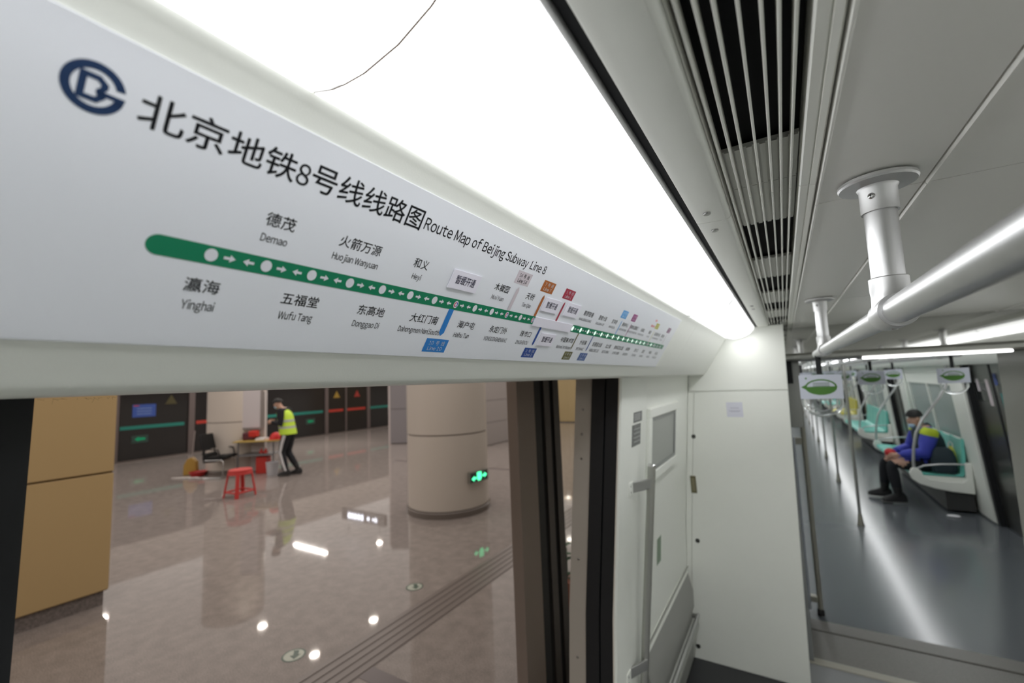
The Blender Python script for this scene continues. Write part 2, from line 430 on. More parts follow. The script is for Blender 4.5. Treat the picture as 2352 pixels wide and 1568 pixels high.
# horizontal bar of the G running from the ring to the B
em.add([bp(u*mm, s*mm, T0) for u, s in ((81.4, 211.0), (93.9, 211.0), (92.9, 206.2), (89.2, 207.2), (89.2, 208.3), (81.4, 208.3))], [(0, 5, 4, 1), (1, 4, 3, 2)])
em.add([bp(u*mm, s*mm, T0) for u, s in ((72.0, 219.2), (81.2, 219.2), (85.4, 215.6), (85.4, 212.8), (83.4, 210.2), (85.2, 207.6), (81.4, 203.4), (72.0, 203.4),
        (75.5, 216.0), (80.0, 216.0), (81.9, 214.4), (81.9, 212.9), (80.2, 211.2), (80.2, 209.4), (81.2, 207.8), (80.0, 206.6), (75.5, 206.6))],
        [(0, 8, 9, 1), (1, 9, 10, 2), (2, 10, 11, 3), (3, 11, 12, 4), (4, 12, 13, 5), (5, 13, 14, 5), (5, 14, 15, 6), (6, 15, 16, 7), (7, 16, 8, 0)][:5]+[(4, 13, 5), (5, 13, 14), (5, 14, 15, 6), (6, 15, 16, 7), (7, 16, 8, 0)])
put('emblem', em, NAVY, 'dark blue open ring emblem')
# the green line
n = 20
cap = [(129.2+7.9*math.cos(R(90+180*k/n)), 125.0+7.9*math.sin(R(90+180*k/n))) for k in range(n+1)]
put('line_band', poly(cap+[(690, 118.6), (690, 134.4)]), GREEN, 'green metro line band')
put('line_band', poly([(853, 118.4), (1688, 118.4), (1688, 135.0), (853, 135.0)]), GREEN, 'green metro line band, far part')
CIR = [163.4+43.45*i for i in range(13)]; CIR2 = [860.8+43.45*i for i in range(19)]
T1 = T0+.0003
RED = ink('red', (0.55, .03, .04)); BLU = ink('blue', (.03, .12, .5))
for i, u in enumerate(CIR):
    s = 125.4+.12*i
    c = put('station_dot', disc(u, s, 4.7, T1, r2=5.3), WPRINT)
    if i in (7, 10, 12):
        for m, a0, a1 in ((RED, 95, 235), (BLU, -85, 55)):
            A = [(u+3.5*math.cos(R(a0+(a1-a0)*k/12)), s+3.9*math.sin(R(a0+(a1-a0)*k/12))) for k in range(13)]
            B = [(u+2.1*math.cos(R(a0+(a1-a0)*k/12)), s+2.3*math.sin(R(a0+(a1-a0)*k/12))) for k in range(13)]
            g = strip(A, B, T1+.0002); e = R(a1)
            g.add([bp((u+q*math.cos(e)+w_*-math.sin(e))*mm, (s+q*math.sin(e)+w_*math.cos(e))*mm, T1+.0002) for q, w_ in ((4.3, 0), (1.3, 0), (2.8, 2.1))], [(0, 1, 2)])
            obj('transfer_mark', g, m, c, smooth=False)
    if i < 12:
        for x0, d in ((u+9.2, 1), (u+33.0, -1)):
            pts = [(0, 1.15), (4.6, 1.15), (4.6, 3.2), (9.0, 0), (4.6, -3.2), (4.6, -1.15), (0, -1.15)]
            if d > 0: q = [(x0+a, s+b) for a, b in pts]
            else: q = [(x0-a, s+b) for a, b in reversed(pts)]
            put('direction_arrow', poly(q, T1), WPRINT)
for i, u in enumerate(CIR2):
    s = 126.6
    put('station_dot', disc(u, s, 4.7, T1, r2=5.3), LED if i < 16 and i != 14 else WPRINT, 'glowing station lamp' if i < 16 and i != 14 else None)
    if i < 18:
        for x0, d in ((u+9.5, 1), (u+33.5, -1)):
            pts = [(0, 1.0), (4.4, 1.0), (4.4, 2.8), (8.4, 0), (4.4, -2.8), (4.4, -1.0), (0, -1.0)]
            q = [(x0+a, s+b) for a, b in pts] if d > 0 else [(x0-a, s+b) for a, b in reversed(pts)]
            put('direction_arrow', poly(q, T1), WPRINT)
# station names: (chinese, pinyin, u0c,u1c, u0p,u1p, upper?)
ST = [('瀛海', 'Yinghai', 151.4, 176.8, 153.2, 177.0, 0), ('德茂', 'Demao', 194.4, 220.2, 194.8, 217.8, 1), ('五福堂', 'Wufu Tang', 229.6, 267.6, 231.9, 266.9, 0),
 ('火箭万源', 'Huojian Wanyuan', 266.0, 317.0, 263.6, 319.6, 1), ('东高地', 'Donggao Di', 316.0, 353.4, 315.6, 353.0, 0), ('和义', 'Heyi', 366.5, 390.5, 371.4, 386.2, 1),
 ('大红门南', 'Dahongmen Nan(South)', 396.0, 446.8, 383.7, 460.5, 0), ('海户屯', 'Haihu Tun', 490.0, 529.5, 491.0, 526.5, 0), ('木樨园', 'Muxi Yuan', 535.0, 574.0, 537.5, 570.5, 1),
 ('永定门外', 'YONGDINGMENWAI', 569.9, 620.8, 565.5, 633.0, 0), ('天桥', 'Tian Qiao', 628.5, 656.0, 627.5, 657.0, 1), ('珠市口', 'ZHUSHIKOU', 666.0, 704.0, 663.5, 706.5, 0),
 ('中国美术馆', 'National Art Museum', 833.0, 896.0, 828.0, 900.0, 0), ('南锣鼓巷', 'NANLUOGUXIANG', 879.0, 933.0, 868.0, 936.0, 1), ('什刹海', 'SHICHAHAI', 934.0, 972.0, 930.0, 972.0, 0),
 ('鼓楼大街', 'GULOUDAJIE', 969.0, 1020.0, 966.0, 1020.0, 1), ('安德里北街', 'ANDELIBEIJIE', 1012.0, 1076.0, 1010.0, 1074.0, 0), ('安华桥', 'ANHUAQIAO', 1060.0, 1098.0, 1056.0, 1100.0, 1),
 ('北土城', 'BEITUCHENG', 1106.0, 1144.0, 1100.0, 1150.0, 0), ('奥体中心', 'OLYMPIC SPORTS CENTER', 1142.0, 1192.0, 1134.0, 1196.0, 1), ('奥林匹克公园', 'OLYMPIC GREEN', 1174.0, 1250.0, 1182.0, 1238.0, 0),
 ('森林公园南门', 'SOUTH GATE OF FOREST PARK', 1216.0, 1292.0, 1206.0, 1296.0, 1), ('林萃桥', 'LINCUIQIAO', 1278.0, 1316.0, 1274.0, 1320.0, 0), ('永泰庄', 'YONGTAIZHUANG', 1322.0, 1360.0, 1312.0, 1372.0, 1),
 ('西小口', 'XIXIAOKOU', 1366.0, 1404.0, 1362.0, 1408.0, 0), ('育新', 'YUXIN', 1412.0, 1438.0, 1410.0, 1440.0, 1), ('霍营', 'HUOYING', 1454.0, 1480.0, 1450.0, 1486.0, 0),
 ('回龙观东大街', 'HUILONGGUANDONGDAJIE', 1486.0, 1558.0, 1480.0, 1560.0, 1), ('平西府', 'PINGXIFU', 1538.0, 1574.0, 1536.0, 1576.0, 0), ('育知路', 'YUZHILU', 1582.0, 1620.0, 1582.0, 1620.0, 1), ('朱辛庄', 'ZHUXINZHUANG', 1624.0, 1662.0, 1616.0, 1670.0, 0)]
for cn, py, a, b, c, d, upr in ST:
    far = (a > 700)
    if upr:
        btext(cn, a, b, 160.6, 172.6, cjk=True, name='station_name'); btext(py, c, d, 146.6 if not far else 148.5, 153.4 if not far else 154.0, name='station_name', m=INK if a < 500 else INKG)
    else:
        btext(cn, a, b, 92.4, 104.4, cjk=True, name='station_name'); btext(py, c, d, 77.6 if a > 240 else 77.0, 84.8, name='station_name', m=INK if a < 500 else INKG)
# line badges with stems
def badge(u0, u1, s0, s1, col, cn, en, tcol, su, sw, top, name):
    m = ink(name, col)
    put('stem', poly([(su-sw/2, 134.4 if top else 118.4), (su-sw/2, 171 if top else 82), (su, 176.5 if top else 76.8), (su+sw/2, 171 if top else 82), (su+sw/2, 134.4 if top else 118.4)][::(1 if top else -1)], T1-.0001), m)
    o = put('line_badge', poly([(u0, s0), (u1, s0), (u1, s1), (u0, s1)], T0), m)
    w_ = u1-u0; h = s1-s0
    btext(cn, u0+.16*w_, u1-.14*w_, s0+.52*h, s0+.86*h, m=tcol, name='badge_lettering', off=T1, cjk=True, parent=o)
    btext(en, u0+.18*w_, u1-.18*w_, s0+.14*h, s0+.42*h, m=tcol, name='badge_lettering', off=T1, parent=o)
badge(440.6, 486.5, 51.2, 71.9, (.03, .22, .62), '10_号_线', 'Line 10', WPRINT, 463.4, 10.2, 0, 'badge_blue')
badge(576.2, 619.5, 180.5, 202.0, (.62, .56, .60), '14_号_线', 'Line 14', INKG, 596.6, 8.5, 1, 'badge_greypink')
badge(662.8, 707.0, 181.4, 202.0, (.42, .13, .03), '7_号_线', 'Line 7', WPRINT, 684.5, 7.5, 1, 'badge_brown')
badge(750.8, 795.5, 181.4, 202.0, (.38, .03, .06), '1_号_线', 'Line 1', WPRINT, 771.6, 6.5, 1, 'badge_red')
badge(705.5, 751.5, 51.4, 71.6, (.02, .07, .32), '2_号_线', 'Line 2', WPRINT, 726.0, 7.0, 0, 'badge_navy')
badge(881.5, 923.5, 51.4, 71.9, (.14, .13, .03), '6_号_线', 'Line 6', WPRINT, 903.5, 5.0, 0, 'badge_olive')
badge(967.0, 1013.0, 51.4, 71.9, (.05, .12, .36), '2_号_线', 'Line 2', WPRINT, 991.3, 5.0, 0, 'badge_navy2')
badge(1100.5, 1145.0, 181.5, 203.0, (.13, .42, .80), '10_号_线', 'Line 10', WPRINT, 1127.0, 4.5, 1, 'badge_sky')
badge(1190.5, 1229.5, 182.0, 203.0, (.38, .08, .26), '15_号_线', 'Line 15', WPRINT, 1212.0, 3.5, 1, 'badge_plum')
badge(1449.0, 1490.0, 183.0, 202.0, (.55, .52, .03), '13_号_线', 'Line 13', WPRINT, 1467.0, 3.0, 1, 'badge_yellow')
badge(1620.0, 1664.0, 183.0, 202.0, (.24, .05, .18), '昌平线', 'Changping', WPRINT, 1645.0, 2.0, 1, 'badge_purple')
# paper stickers
def sticker(u0, u1, s0, s1, txt=None, skew=0):
    g = MB().prism([(u0, s0), (u1, s0+skew), (u1, s1+skew), (u0, s1)], lambda p: bp(p[0]*mm, p[1]*mm, T0+.0004), lambda p: bp(p[0]*mm, p[1]*mm, T0+.0016))
    o = put('paper_sticker', g, PAPER, 'white paper sticker' + (' with black characters' if txt else ', blank strip covering part of the line'))
    if txt: btext(txt, u0+.16*(u1-u0), u1-.14*(u1-u0), s0+.30*(s1-s0), s0+.76*(s1-s0)+skew/2, cjk=True, off=T0+.0018, name='lettering', parent=o, m=mat('ink_bold', (.02, .018, .07), .4))
sticker(435.4, 494.4, 147.4, 173.2, '暂缓开通', .8); sticker(694.0, 755.0, 147.4, 174.2, '暂缓开通', .8)
sticker(785.5, 848.0, 149.4, 177.8, '暂缓开通', .6); sticker(739.5, 800.5, 79.6, 106.0, '暂缓开通', .4)
sticker(689.5, 853.0, 116.6, 134.6, None, .3)
# faded red print near the far end
PK = ink('pink', (.80, .22, .25))
for a, b, s in ((1418, 1440, 208), (1400, 1444, 188)):
    for k in range(4): put('red_print', poly([(a+(b-a)*k/4, s-3), (a+(b-a)*(k+.7)/4, s-3), (a+(b-a)*(k+.7)/4, s+4), (a+(b-a)*k/4, s+4)]), PK)

# ================================================================== HANDRAILS AND STRAPS
PR = .0198
def rail(x, y0, y1, posts, label, far=False, grp=None):
    zc = 1.903; t = thing('overhead_handrail', label, 'handrail', (x, y0, zc), group=grp)
    n = 14 if far else 32
    obj('rail_tube', MB().tube([(x, y0, zc), (x, y1, zc)], PR-.0006, n), ALU, t)
    for y in posts:
        g = MB().lathe([(.0, 0), (.0205, 0), (.0205, .13), (.0, .13)], (x, y, 1.953), n=n); p = obj('post', g, ALU, t)
        g = MB().lathe([(.0205, -.013), (.0236, -.0145), (.0238, .0215), (.026, .0255), (.048, .0275), (.0498, .0305), (.0498, .0345), (.047, .0362), (.020, .0365)], (x, y, 2.074), n=n)
        obj('flange', g, ALUC, p, ang=.5)
        if far: 
            obj('tee', MB().tube([(x, y-.04, zc), (x, y+.04, zc)], .0235, n).lathe([(.0, 0), (.0235, 0), (.0235, .055), (0, .055)], (x, y, zc), n=n), ALUC, t); continue
        s = MB().lathe([(.0, .0032), (.0028, .003), (.0046, .0016), (.005, -.001)], (x-.0112, y-.0205, 2.082), (-.48, -.877, 0), 20)
        obj('screw', s, CHROME, p)
        c = Vector((x-.0112, y-.0205, 2.082))+Vector((-.48, -.877, 0))*.0030; r_ = Vector((.877, -.48, 0))
        g = MB().obox(c, r_*.0024, Vector((-.48, -.877, 0))*.0004, (0, 0, .0004)).obox(c, r_*.0004, Vector((-.48, -.877, 0))*.0004, (0, 0, .0024))
        obj('screw_slot', g, BLACK, p, smooth=False)
        # tee fitting: sleeve round the rail, tapered neck up to the collar
        g = MB().lathe([(.0215, -.042), (.0240, -.0425), (.0246, -.040), (.0246, .040), (.0240, .0425), (.0215, .042)], (x, y, zc), (0, 1, 0), n)
        rings = []
        for z_, rx, ry in ((zc+.002, .0243, .036), (zc+.015, .0235, .0325), (zc+.026, .0232, .0275), (zc+.034, .0241, .0246), (zc+.053, .0243, .0243), (zc+.0545, .0225, .0225)):
            rings.append([(x+rx*math.cos(2*PI*k/n), y+ry*math.sin(2*PI*k/n), z_) for k in range(n)])
        g.loft(rings); obj('tee', g, ALUC, t, ang=.5)
        g = MB().lathe([(.0, -.0265), (.004, -.0262), (.0042, -.024)], (x, y, zc), n=12); obj('grub_screw', g, STEELD, t)
    return t
rail(.147, -1.9, 2.66, [-1.72, -.43, .86, 2.15], 'silver overhead handrail close to the camera with round ceiling flanges')
rail(1.093, -8.6, 2.66, [-8.17, -6.88, -5.59, -4.3, -3.01, -1.72, -.43, .86, 2.15], 'silver overhead handrail on the right, out of the picture', True)
rail(.147, -8.6, -2.2, [-8.17, -6.88, -5.59, -4.3, -3.01], 'silver overhead handrail behind the camera', True)
for x, l in ((.147, 'left'), (.62, 'middle'), (1.093, 'right')):
    rail(x, 4.4, 40, [4.9+1.9*k for k in range(18)], l+' overhead handrail of the next car', True)

CLEAR = mat('clear_plastic', (.93, .95, .95), 0.05, trans=0.92, ior=1.4)
CARDW = mat('card_white', (.62, .65, .74), .4); LEAF = mat('card_green', (.07, .20, .03), .5); LEAFD = mat('card_green_dark', (.03, .10, .02), .5)
def strap(x, y, label, near=False, wide=.165, rz=0.0):
    t = thing('hanging_strap', label, 'strap', (x, y, 1.88), rz, 'hanging straps with green leaf cards')
    def L(n, g, m, p=t, **k): return obj(n, g, m, p, local=True, **k)
    L('webbing', MB().box((-.011, -.0015, -.075), (.011, .0015, .028)), RUBBER)
    lp = MB().tube([(0, .0245*math.cos(2*PI*k/16)*1.0, .023+.0245*math.sin(2*PI*k/16)) for k in range(16)], .0035, 6, closed=True); L('rail_loop', lp, RUBBER)
    h = wide/2
    c = L('card', MB().box((-h, -.003, -.19), (h, .003, -.078)), CARDW, bevel=.001)
    def e(a0, a1, rx, rz_, cz, yy=-.0034): 
        P = [(rx*math.cos(R(a0+(a1-a0)*k/18)), yy, cz+rz_*math.sin(R(a0+(a1-a0)*k/18))) for k in range(19)]
        return MB().add(P, [tuple(range(19))])
    L('leaf_print', e(0, 360, .062, .037, -.135, -.0034), LEAF, c, smooth=False)
    L('leaf_print', e(4, 176, .054, .030, -.135, -.0037), CARDW, c, smooth=False)
    L('leaf_tip', MB().add([(-.057, -.0036, -.147), (-.078, -.0036, -.134), (-.056, -.0036, -.122)], [(0, 1, 2)]), LEAF, c, smooth=False)
    for k in range(3): L('print_line', MB().box((-.03, -.0040, -.118-.007*k), (.034, -.0038, -.1155-.007*k)), LEAFD, c, smooth=False)
    L('print_mark', e(0, 360, .004, .004, -.093, -.0036).add([], []), LEAF, c, smooth=False).location = (-.055, 0, 0)
    nn = 36 if near else 20
    rr = MB().tube([(.074*math.cos(2*PI*k/nn), .006, -.205+.062*math.sin(2*PI*k/nn)) for k in range(nn)], .0075, 10, closed=True)
    L('grip_ring', rr, CLEAR)
    if near:
        L('grip_ring', MB().tube([(.058*math.cos(2*PI*k/nn), .012, -.200+.046*math.sin(2*PI*k/nn)) for k in range(nn)], .004, 8, closed=True), CLEAR)
    return t
strap(.141, 2.50, 'white leaf card and clear grip ring hanging at the end of the near handrail', True)
strap(1.08, 4.55, 'leaf card hanging on the right rail just behind the gangway', wide=.18)
strap(.62, 4.72, 'leaf card hanging on the middle rail just behind the gangway', wide=.18)
strap(.147, 5.3, 'leaf card half hidden behind the cabinet edge')
k = 0
for x in (.147, .62, 1.093):
    for y in (6.5, 8.4, 10.3, 12.2, 14.1, 16.0, 17.9, 19.8):
        strap(x, y+.13*k+(.12 if k == 1 and y < 7 else 0), 'small leaf card far down the %s rail of the next car, at row %s' % ({.147: 'left', .62: 'middle', 1.093: 'right'}[x], ['one', 'two', 'three', 'four', 'five', 'six', 'seven', 'eight'][int((y-6.5)/1.9+.5)]))
    k += 1

# ================================================================== CABINET BESIDE THE GANGWAY
cab = thing('equipment_cabinet', 'tall white equipment cabinet at the end of the car with a flush door', 'cabinet', (-.33, 3.29, 0))
def rx_(z): return -.016+.017*z
body = [(wx(0)+.001, 0), (wx(.44)+.001, .44), (wx(.9)+.001, .9), (wx(1.824)+.001, 1.824), (-.545, 2.118), (rx_(2.118), 2.118), (rx_(0), 0)]
obj('body', MB().prof(body, 3.162, 3.428), CABW, cab, bevel=.002)
def dl(z):
    P = [(0, -.664), (.436, -.628), (.902, -.594), (1.712, -.522)]
    for (z0, x0), (z1, x1) in zip(P, P[1:]):
        if z <= z1: return x0+(x1-x0)*(z-z0)/(z1-z0)
door = obj('door', MB().prof([(dl(0.004), .004), (dl(.436), .436), (dl(.902), .902), (dl(1.712), 1.712), (rx_(1.712), 1.712), (rx_(0.004), .004)], 3.150, 3.1615), CABW, cab, bevel=.0012)
obj('upper_panel', MB().prof([(-.555, 1.7165), (-.545, 2.116), (rx_(2.116), 2.116), (rx_(1.7165), 1.7165)], 3.150, 3.1615), CABW, cab, bevel=.0012)
obj('side_strip', MB().prof([(wx(.003)+.002, .003), (wx(.44)+.002, .44), (wx(.9)+.002, .9), (wx(1.712)+.002, 1.712), (dl(1.712)-.0028, 1.712), (dl(.902)-.0028, .902), (dl(.436)-.0028, .436), (dl(.003)-.0028, .003)], 3.151, 3.1615), CABW, cab, bevel=.0008)
for x, z in ((-.547, 1.418), (-.572, .744), (-.617, .08)):
    o = obj('lock', MB().lathe([(0, .004), (.0115, .004), (.0135, .0025), (.0135, -.001)], (x, 3.150, z), (0, -1, 0), 20), mat('lock_dark', (.07, .07, .065), .4, .5), door)
    obj('keyhole', MB().box((x-.0014, 3.1455, z-.005), (x+.0014, 3.1462, z+.005)), BLACK, door)
lt = obj('latch_plate', MB().obox((-.570, 3.149, 1.104), (.0175, 0, 0.0), (0, .0022, 0), (-.0012, 0, .055)), mat('latch_brass', (.20, .18, .11), .4, .7), door, bevel=.001)
obj('latch_lever', MB().obox((-.570, 3.1462, 1.104), (.009, 0, 0), (0, .0018, 0), (-.001, 0, .040)), mat('latch_brass2', (.30, .27, .18), .35, .7), door, bevel=.001)
nt_ = tag(obj('notice', MB().box((-.334, 3.1488, 1.548), (-.240, 3.1496, 1.642)), mat('notice_paper', (.72, .72, .80), .5)), 'small white square paper notice on the cabinet door', 'notice')
nt_['_w'] = (0, 0, 0)
for k in range(2): obj('print_line', MB().box((-.312+.0*k, 3.1484, 1.602-.021*k), (-.262, 3.1487, 1.607-.021*k)), mat('faint_ink', (.50, .49, .58), .5), nt_)
for k in range(5): obj('print_line', MB().box((-.320+.014*k, 3.1484, 1.585), (-.312+.014*k, 3.1487, 1.591)), mat('faint_ink', (.50, .49, .58), .5), nt_)

# ================================================================== WALL BETWEEN DOOR AND CABINET
pil = thing('door_pillar_panel', 'white upright panel beside the open door with two grey notices', 'panel', (wx(1), 1.88, 0))
zs = [0.0]+[z for z in ZS[1:4]]+[1.823]
g = MB()
for a, b in zip(zs, zs[1:]):
    g.prism([(0, 1.684), (.008, 1.677), (.016, 1.682), (.018, 1.70), (.018, 2.035), (.012, 2.050), (0, 2.055)], lambda p: (wx(a)+p[0], p[1], a), lambda p: (wx(b)+p[0], p[1], b))
bm_ = g
o = obj('panel', g, SHELL, pil, ang=.5)
def wallbox(y0, y1, z0, z1, t0, t1):
    return MB().prism([(y0, z0), (y1, z0), (y1, z1), (y0, z1)], lambda p: (wx(p[1])+t0, p[0], p[1]), lambda p: (wx(p[1])+t1, p[0], p[1]))
NOTG = mat('notice_grey', (.16, .165, .16), .4, noise=.5, nscale=120)
a = tag(obj('notice', wallbox(1.838, 1.962, 1.633, 1.676, .018, .0192), NOTG), 'small dark grey notice on the door pillar, upper one', 'notice')
b = tag(obj('notice', wallbox(1.820, 1.945, 1.535, 1.624, .018, .0192), NOTG), 'taller dark grey notice on the door pillar, lower one', 'notice')
for q, (z0, z1) in ((a, (1.64, 1.67)), (b, (1.545, 1.615))):
    q['_w'] = (0, 0, 0)
    for k in range(4):
        zz = z0+(z1-z0)*(k+.3)/4; obj('print_line', wallbox(1.845, 1.935, zz, zz+.004, .0193, .0196), mat('print_pale', (.45, .45, .45), .5), q)
sc_ = thing('wall_screen', 'grey blank display screen in a white frame beside the door', 'screen', (wx(1.5), 2.44, 1.5))
def ringframe(y0, y1, z0, z1, wd, t0, t1):
    g = MB()
    for a, b in (((y0, z0), (y1, z0+wd)), ((y0, z1-wd), (y1, z1)), ((y0, z0+wd), (y0+wd, z1-wd)), ((y1-wd, z0+wd), (y1, z1-wd))):
        (ya, za), (yb, zb) = a, b; g2 = wallbox(ya, yb, za, zb, t0, t1); g.add(g2.v, g2.f)
    return g
obj('bezel', ringframe(2.115, 2.76, 1.318, 1.672, .045, 0, .018), SHELL, sc_, bevel=.003)
obj('inner_frame', ringframe(2.16, 2.715, 1.363, 1.627, .018, .0, .012), mat('frame_grey', (.27, .28, .27), .4), sc_, bevel=.001)
obj('display', wallbox(2.178, 2.697, 1.381, 1.609, .0, .006), mat('display_grey', (.36, .375, .35), .35), sc_)
obj('notice_green', wallbox(2.37, 2.45, .855, .985, 0, .001), mat('notice_greenish', (.22, .30, .21), .5)); gn = bpy.data.objects['notice_green']; gn.name = 'notice'; tag(gn, 'small pale green notice low on the wall behind the grab pole', 'notice')

gp_ = thing('grab_pole', 'brushed metal grab pole on a bracket beside the open door', 'grab pole', (-.60, 1.95, .55))
def px_(z): return -.518-.093*(1.443-z)/.908
obj('pole', MB().tube([(px_(.40), 1.95, .40), (px_(1.440), 1.95, 1.440)], .0168, 24), mat('pole_satin', (.50, .50, .47), .35, 1.0), gp_)
obj('end_cap', MB().lathe([(.0168, 0), (.0160, .005), (.011, .009), (0, .0105)], (px_(1.44), 1.95, 1.440), (.1, 0, 1), 20), CHROME, gp_)
for z in (1.368, .62):
    o = obj('bracket', MB().obox(((wx(z)+.018+px_(z))/2-.004, 1.88, z), (.030, .062, 0), (.004, -.004, 0), (.002, 0, .0215)), mat('bracket_grey', (.45, .45, .44), .4, .8), gp_, bevel=.002)
    obj('bracket_foot', MB().obox((wx(z)+.0205, 1.815, z), (.0025, 0, 0), (0, .022, 0), (.001, 0, .026)), SHELL, gp_, bevel=.001)
    for dz in (-.012, .012): obj('screw', MB().lathe([(0, .001), (.004, .001), (.004, 0)], (wx(z)+.0232, 1.806, z+dz), (1, 0, 0), 10), STEELD, gp_)

rest = thing('standing_rest', 'grey padded standing rest with a tube rail low on the wall by the cabinet', 'rest', (-.66, 2.5, .3))
PADM = mat('rest_grey', (.30, .30, .28), .45)
obj('pad', MB().prof([(wx(.02), .02), (wx(.57)+.004, .575), (wx(.57)+.018, .582), (-.652, .566), (-.628, .47), (-.620, .435), (-.622, .33), (-.635, .31), (-.642, .02)], 2.09, 3.13), PADM, rest, ang=.4)
obj('top_trim', MB().prof([(-.655, .572), (-.648, .575), (-.640, .545), (-.6455, .540)], 2.09, 3.13), SHELL, rest)
obj('tube_rail', MB().tube([(-.598, 2.07, .29), (-.598, 3.115, .29)], .011, 16), ALU, rest)
obj('lower_ledge', MB().prof([(-.64, .20), (-.605, .205), (-.600, .215), (-.600, .235), (-.64, .245)], 2.09, 3.13), mat('ledge', (.5, .51, .48), .35), rest, ang=.5)
for y in (2.12, 3.09): obj('bracket', MB().obox((-.612, y, .292), (.014, 0, 0), (0, .012, 0), (0, 0, .009)), STEELD, rest, bevel=.001)
g = MB().prof([(wx(0), 0), (wx(.07), .07), (wx(.07)+.012, .07), (-.655, .0)], 2.06, 3.15); struct('baseboard_left', g, mat('base_dark', (.06, .06, .058), .5))

# ================================================================== OPEN DOOR: train side
d1 = struct('door_1', loc=(-.72, 1.69, 0))
def jamb(y0, y1, t0, t1, m, nm, z1=1.83): return obj(nm, MB().prof(wallprof(0, z1, t0, t1), y0, y1), m, d1, ang=.5)
jamb(1.688, 1.75, -.004, -.050, RUBBER, 'rubber_seal'); jamb(1.700, 1.75, -.050, -.058, BLACK, 'seal_groove'); jamb(1.688, 1.75, -.058, -.112, RUBBER, 'rubber_seal')
BEIGE = mat('door_leaf_beige', (.40, .365, .32), .45)
leaf = jamb(1.693, 1.76, -.113, -.185, BEIGE, 'door_leaf_edge', 1.826)
for px_off, z in ((-.150, 1.70), (-.152, 1.60), (-.15, 1.50), (-.152, 1.10), (-.15, .72)):
    obj('screw', MB().lathe([(0, .0012), (.0042, .001), (.005, 0)], (wx(z)+px_off, 1.693, z), (0, -1, 0), 12), STEELD, leaf)
jamb(.03, .126, -.108, -.16, RUBBER, 'door_leaf_seal'); jamb(-.02, .085, -.03, -.108, RUBBER, 'door_leaf_seal'); jamb(.0, .10, -.16, -.20, RUBBER, 'door_leaf_seal')
g = MB().box((-.80, .0, 1.835), (-.55, 1.76, 1.90)); struct('trim_11', g, BLACK)
g = MB().prof([(-.62, 1.835), (-.80, 1.835), (-.80, 2.18), (-.9, 2.18), (-.9, 1.86), (-.80, 1.832)], -.5, 2.4); struct('trim_12', g, STEELD)
# brush hairs hanging from the cover edge (a few bristles show in the photograph)
random.seed(3); g = MB()
for i in range(46):
    y = .075+random.random()*.12; x = -.63+random.random()*.01; l = random.choice([.0008, .001, .0012, .0015, .002, .002, .003, .0055]); dx = random.uniform(-.002, .002)
    g.tube([(x, y, 1.8222), (x+dx*.3, y+dx, 1.8222-l*.5), (x+dx, y+dx*2, 1.8222-l)], .00007, 3)
o = obj('brush_hair', g, BLACK); o['kind'] = 'stuff'; o['label'] = 'short dark bristles under the edge of the door cover'; o['category'] = 'bristles'
g = MB().box((-.80, -.2, -.12), (-.69, 1.9, -.004)); struct('trim_13', g, mat('threshold', (.35, .35, .34), .35, .8))

# ================================================================== GANGWAY
GW = mat('gangway_panel', (.47, .46, .41), .4)
g = MB().box((-.05, 3.45, 0), (.012, 4.20, 1.90)); struct('wall_left', g, mat('gangway_grey', (.35, .36, .36), .25, .6))
g = MB().box((1.22, 3.30, 0), (1.28, 4.20, 1.90)); struct('wall_right', g, GW, bevel=.004)
g = MB().box((1.28, 3.15, 0), (1.93, 3.43, 2.118)); tag(obj('equipment_cabinet', g, CABW, bevel=.003), 'white cabinet on the right of the gangway, out of the picture', 'cabinet')
g = MB().box((-.05, 3.47, 1.90), (1.29, 4.20, 1.93)); struct('ceiling', g, mat('gangway_dark', (.06, .06, .06), .5))
g = MB().box((.0, 3.44, 1.935), (1.24, 3.452, 2.117)); bulk = struct('wall_front', g, STEEL)
for x0, x1, z0, z1, y in ((-.74, -.05, -.1, 2.2, 3.45), (1.29, 2.0, -.1, 2.2, 3.45), (-.74, 2.0, 1.935, 2.2, 3.46), (-.74, -.05, -.1, 2.2, 4.0), (1.29, 2.0, -.1, 2.2, 4.0), (-.05, 1.29, 1.93, 2.2, 4.02)):
    g = MB().box((x0, y, z0), (x1, y+.02, z1)); struct('wall_front', g, CABW if y > 3.6 else STEELD)
lin = thing('gangway_lintel', 'grey metal lintel bar across the top of the gangway', 'lintel', (.62, 3.44, 1.91))
obj('bar', MB().prism([(3.452, 1.894), (3.425, 1.896), (3.412, 1.905), (3.410, 1.925), (3.418, 1.938), (3.44, 1.942), (3.452, 1.942)], lambda p: (.004, p[0], p[1]), lambda p: (1.222, p[0], p[1])), mat('lintel_metal', (.42, .42, .39), .3, .85), lin, ang=.5)
ls = tag(obj('strip_lamp', MB().tube([(.42, 3.432, 1.889), (.43, 3.430, 1.8885), (1.05, 3.430, 1.8885), (1.06, 3.432, 1.889)], .0062, 10), STRIPG), 'thin bright strip lamp under the gangway lintel', 'lamp')  # emissive tube drawn as the bright line along the lintel
gh = thing('gangway_grab_rail', 'olive grey upright tube rail in the gangway next to the cabinet', 'grab rail', (.085, 4.12, .7))
OLV = mat('olive_grey', (.34, .33, .28), .35, .5)
obj('tube', MB().tube([(.088, 4.12, .0), (.088, 4.12, 1.895)], .0175, 18), OLV, gh)
obj('bracket', MB().box((.012, 4.08, 1.26), (.075, 4.13, 1.31)), OLV, gh, bevel=.003); obj('bracket', MB().box((.012, 4.08, .10), (.075, 4.13, .14)), OLV, gh, bevel=.003)
obj('rubber_foot', MB().lathe([(.024, 0), (.024, .03), (.018, .04)], (.088, 4.12, .004)), RUBBER, gh)
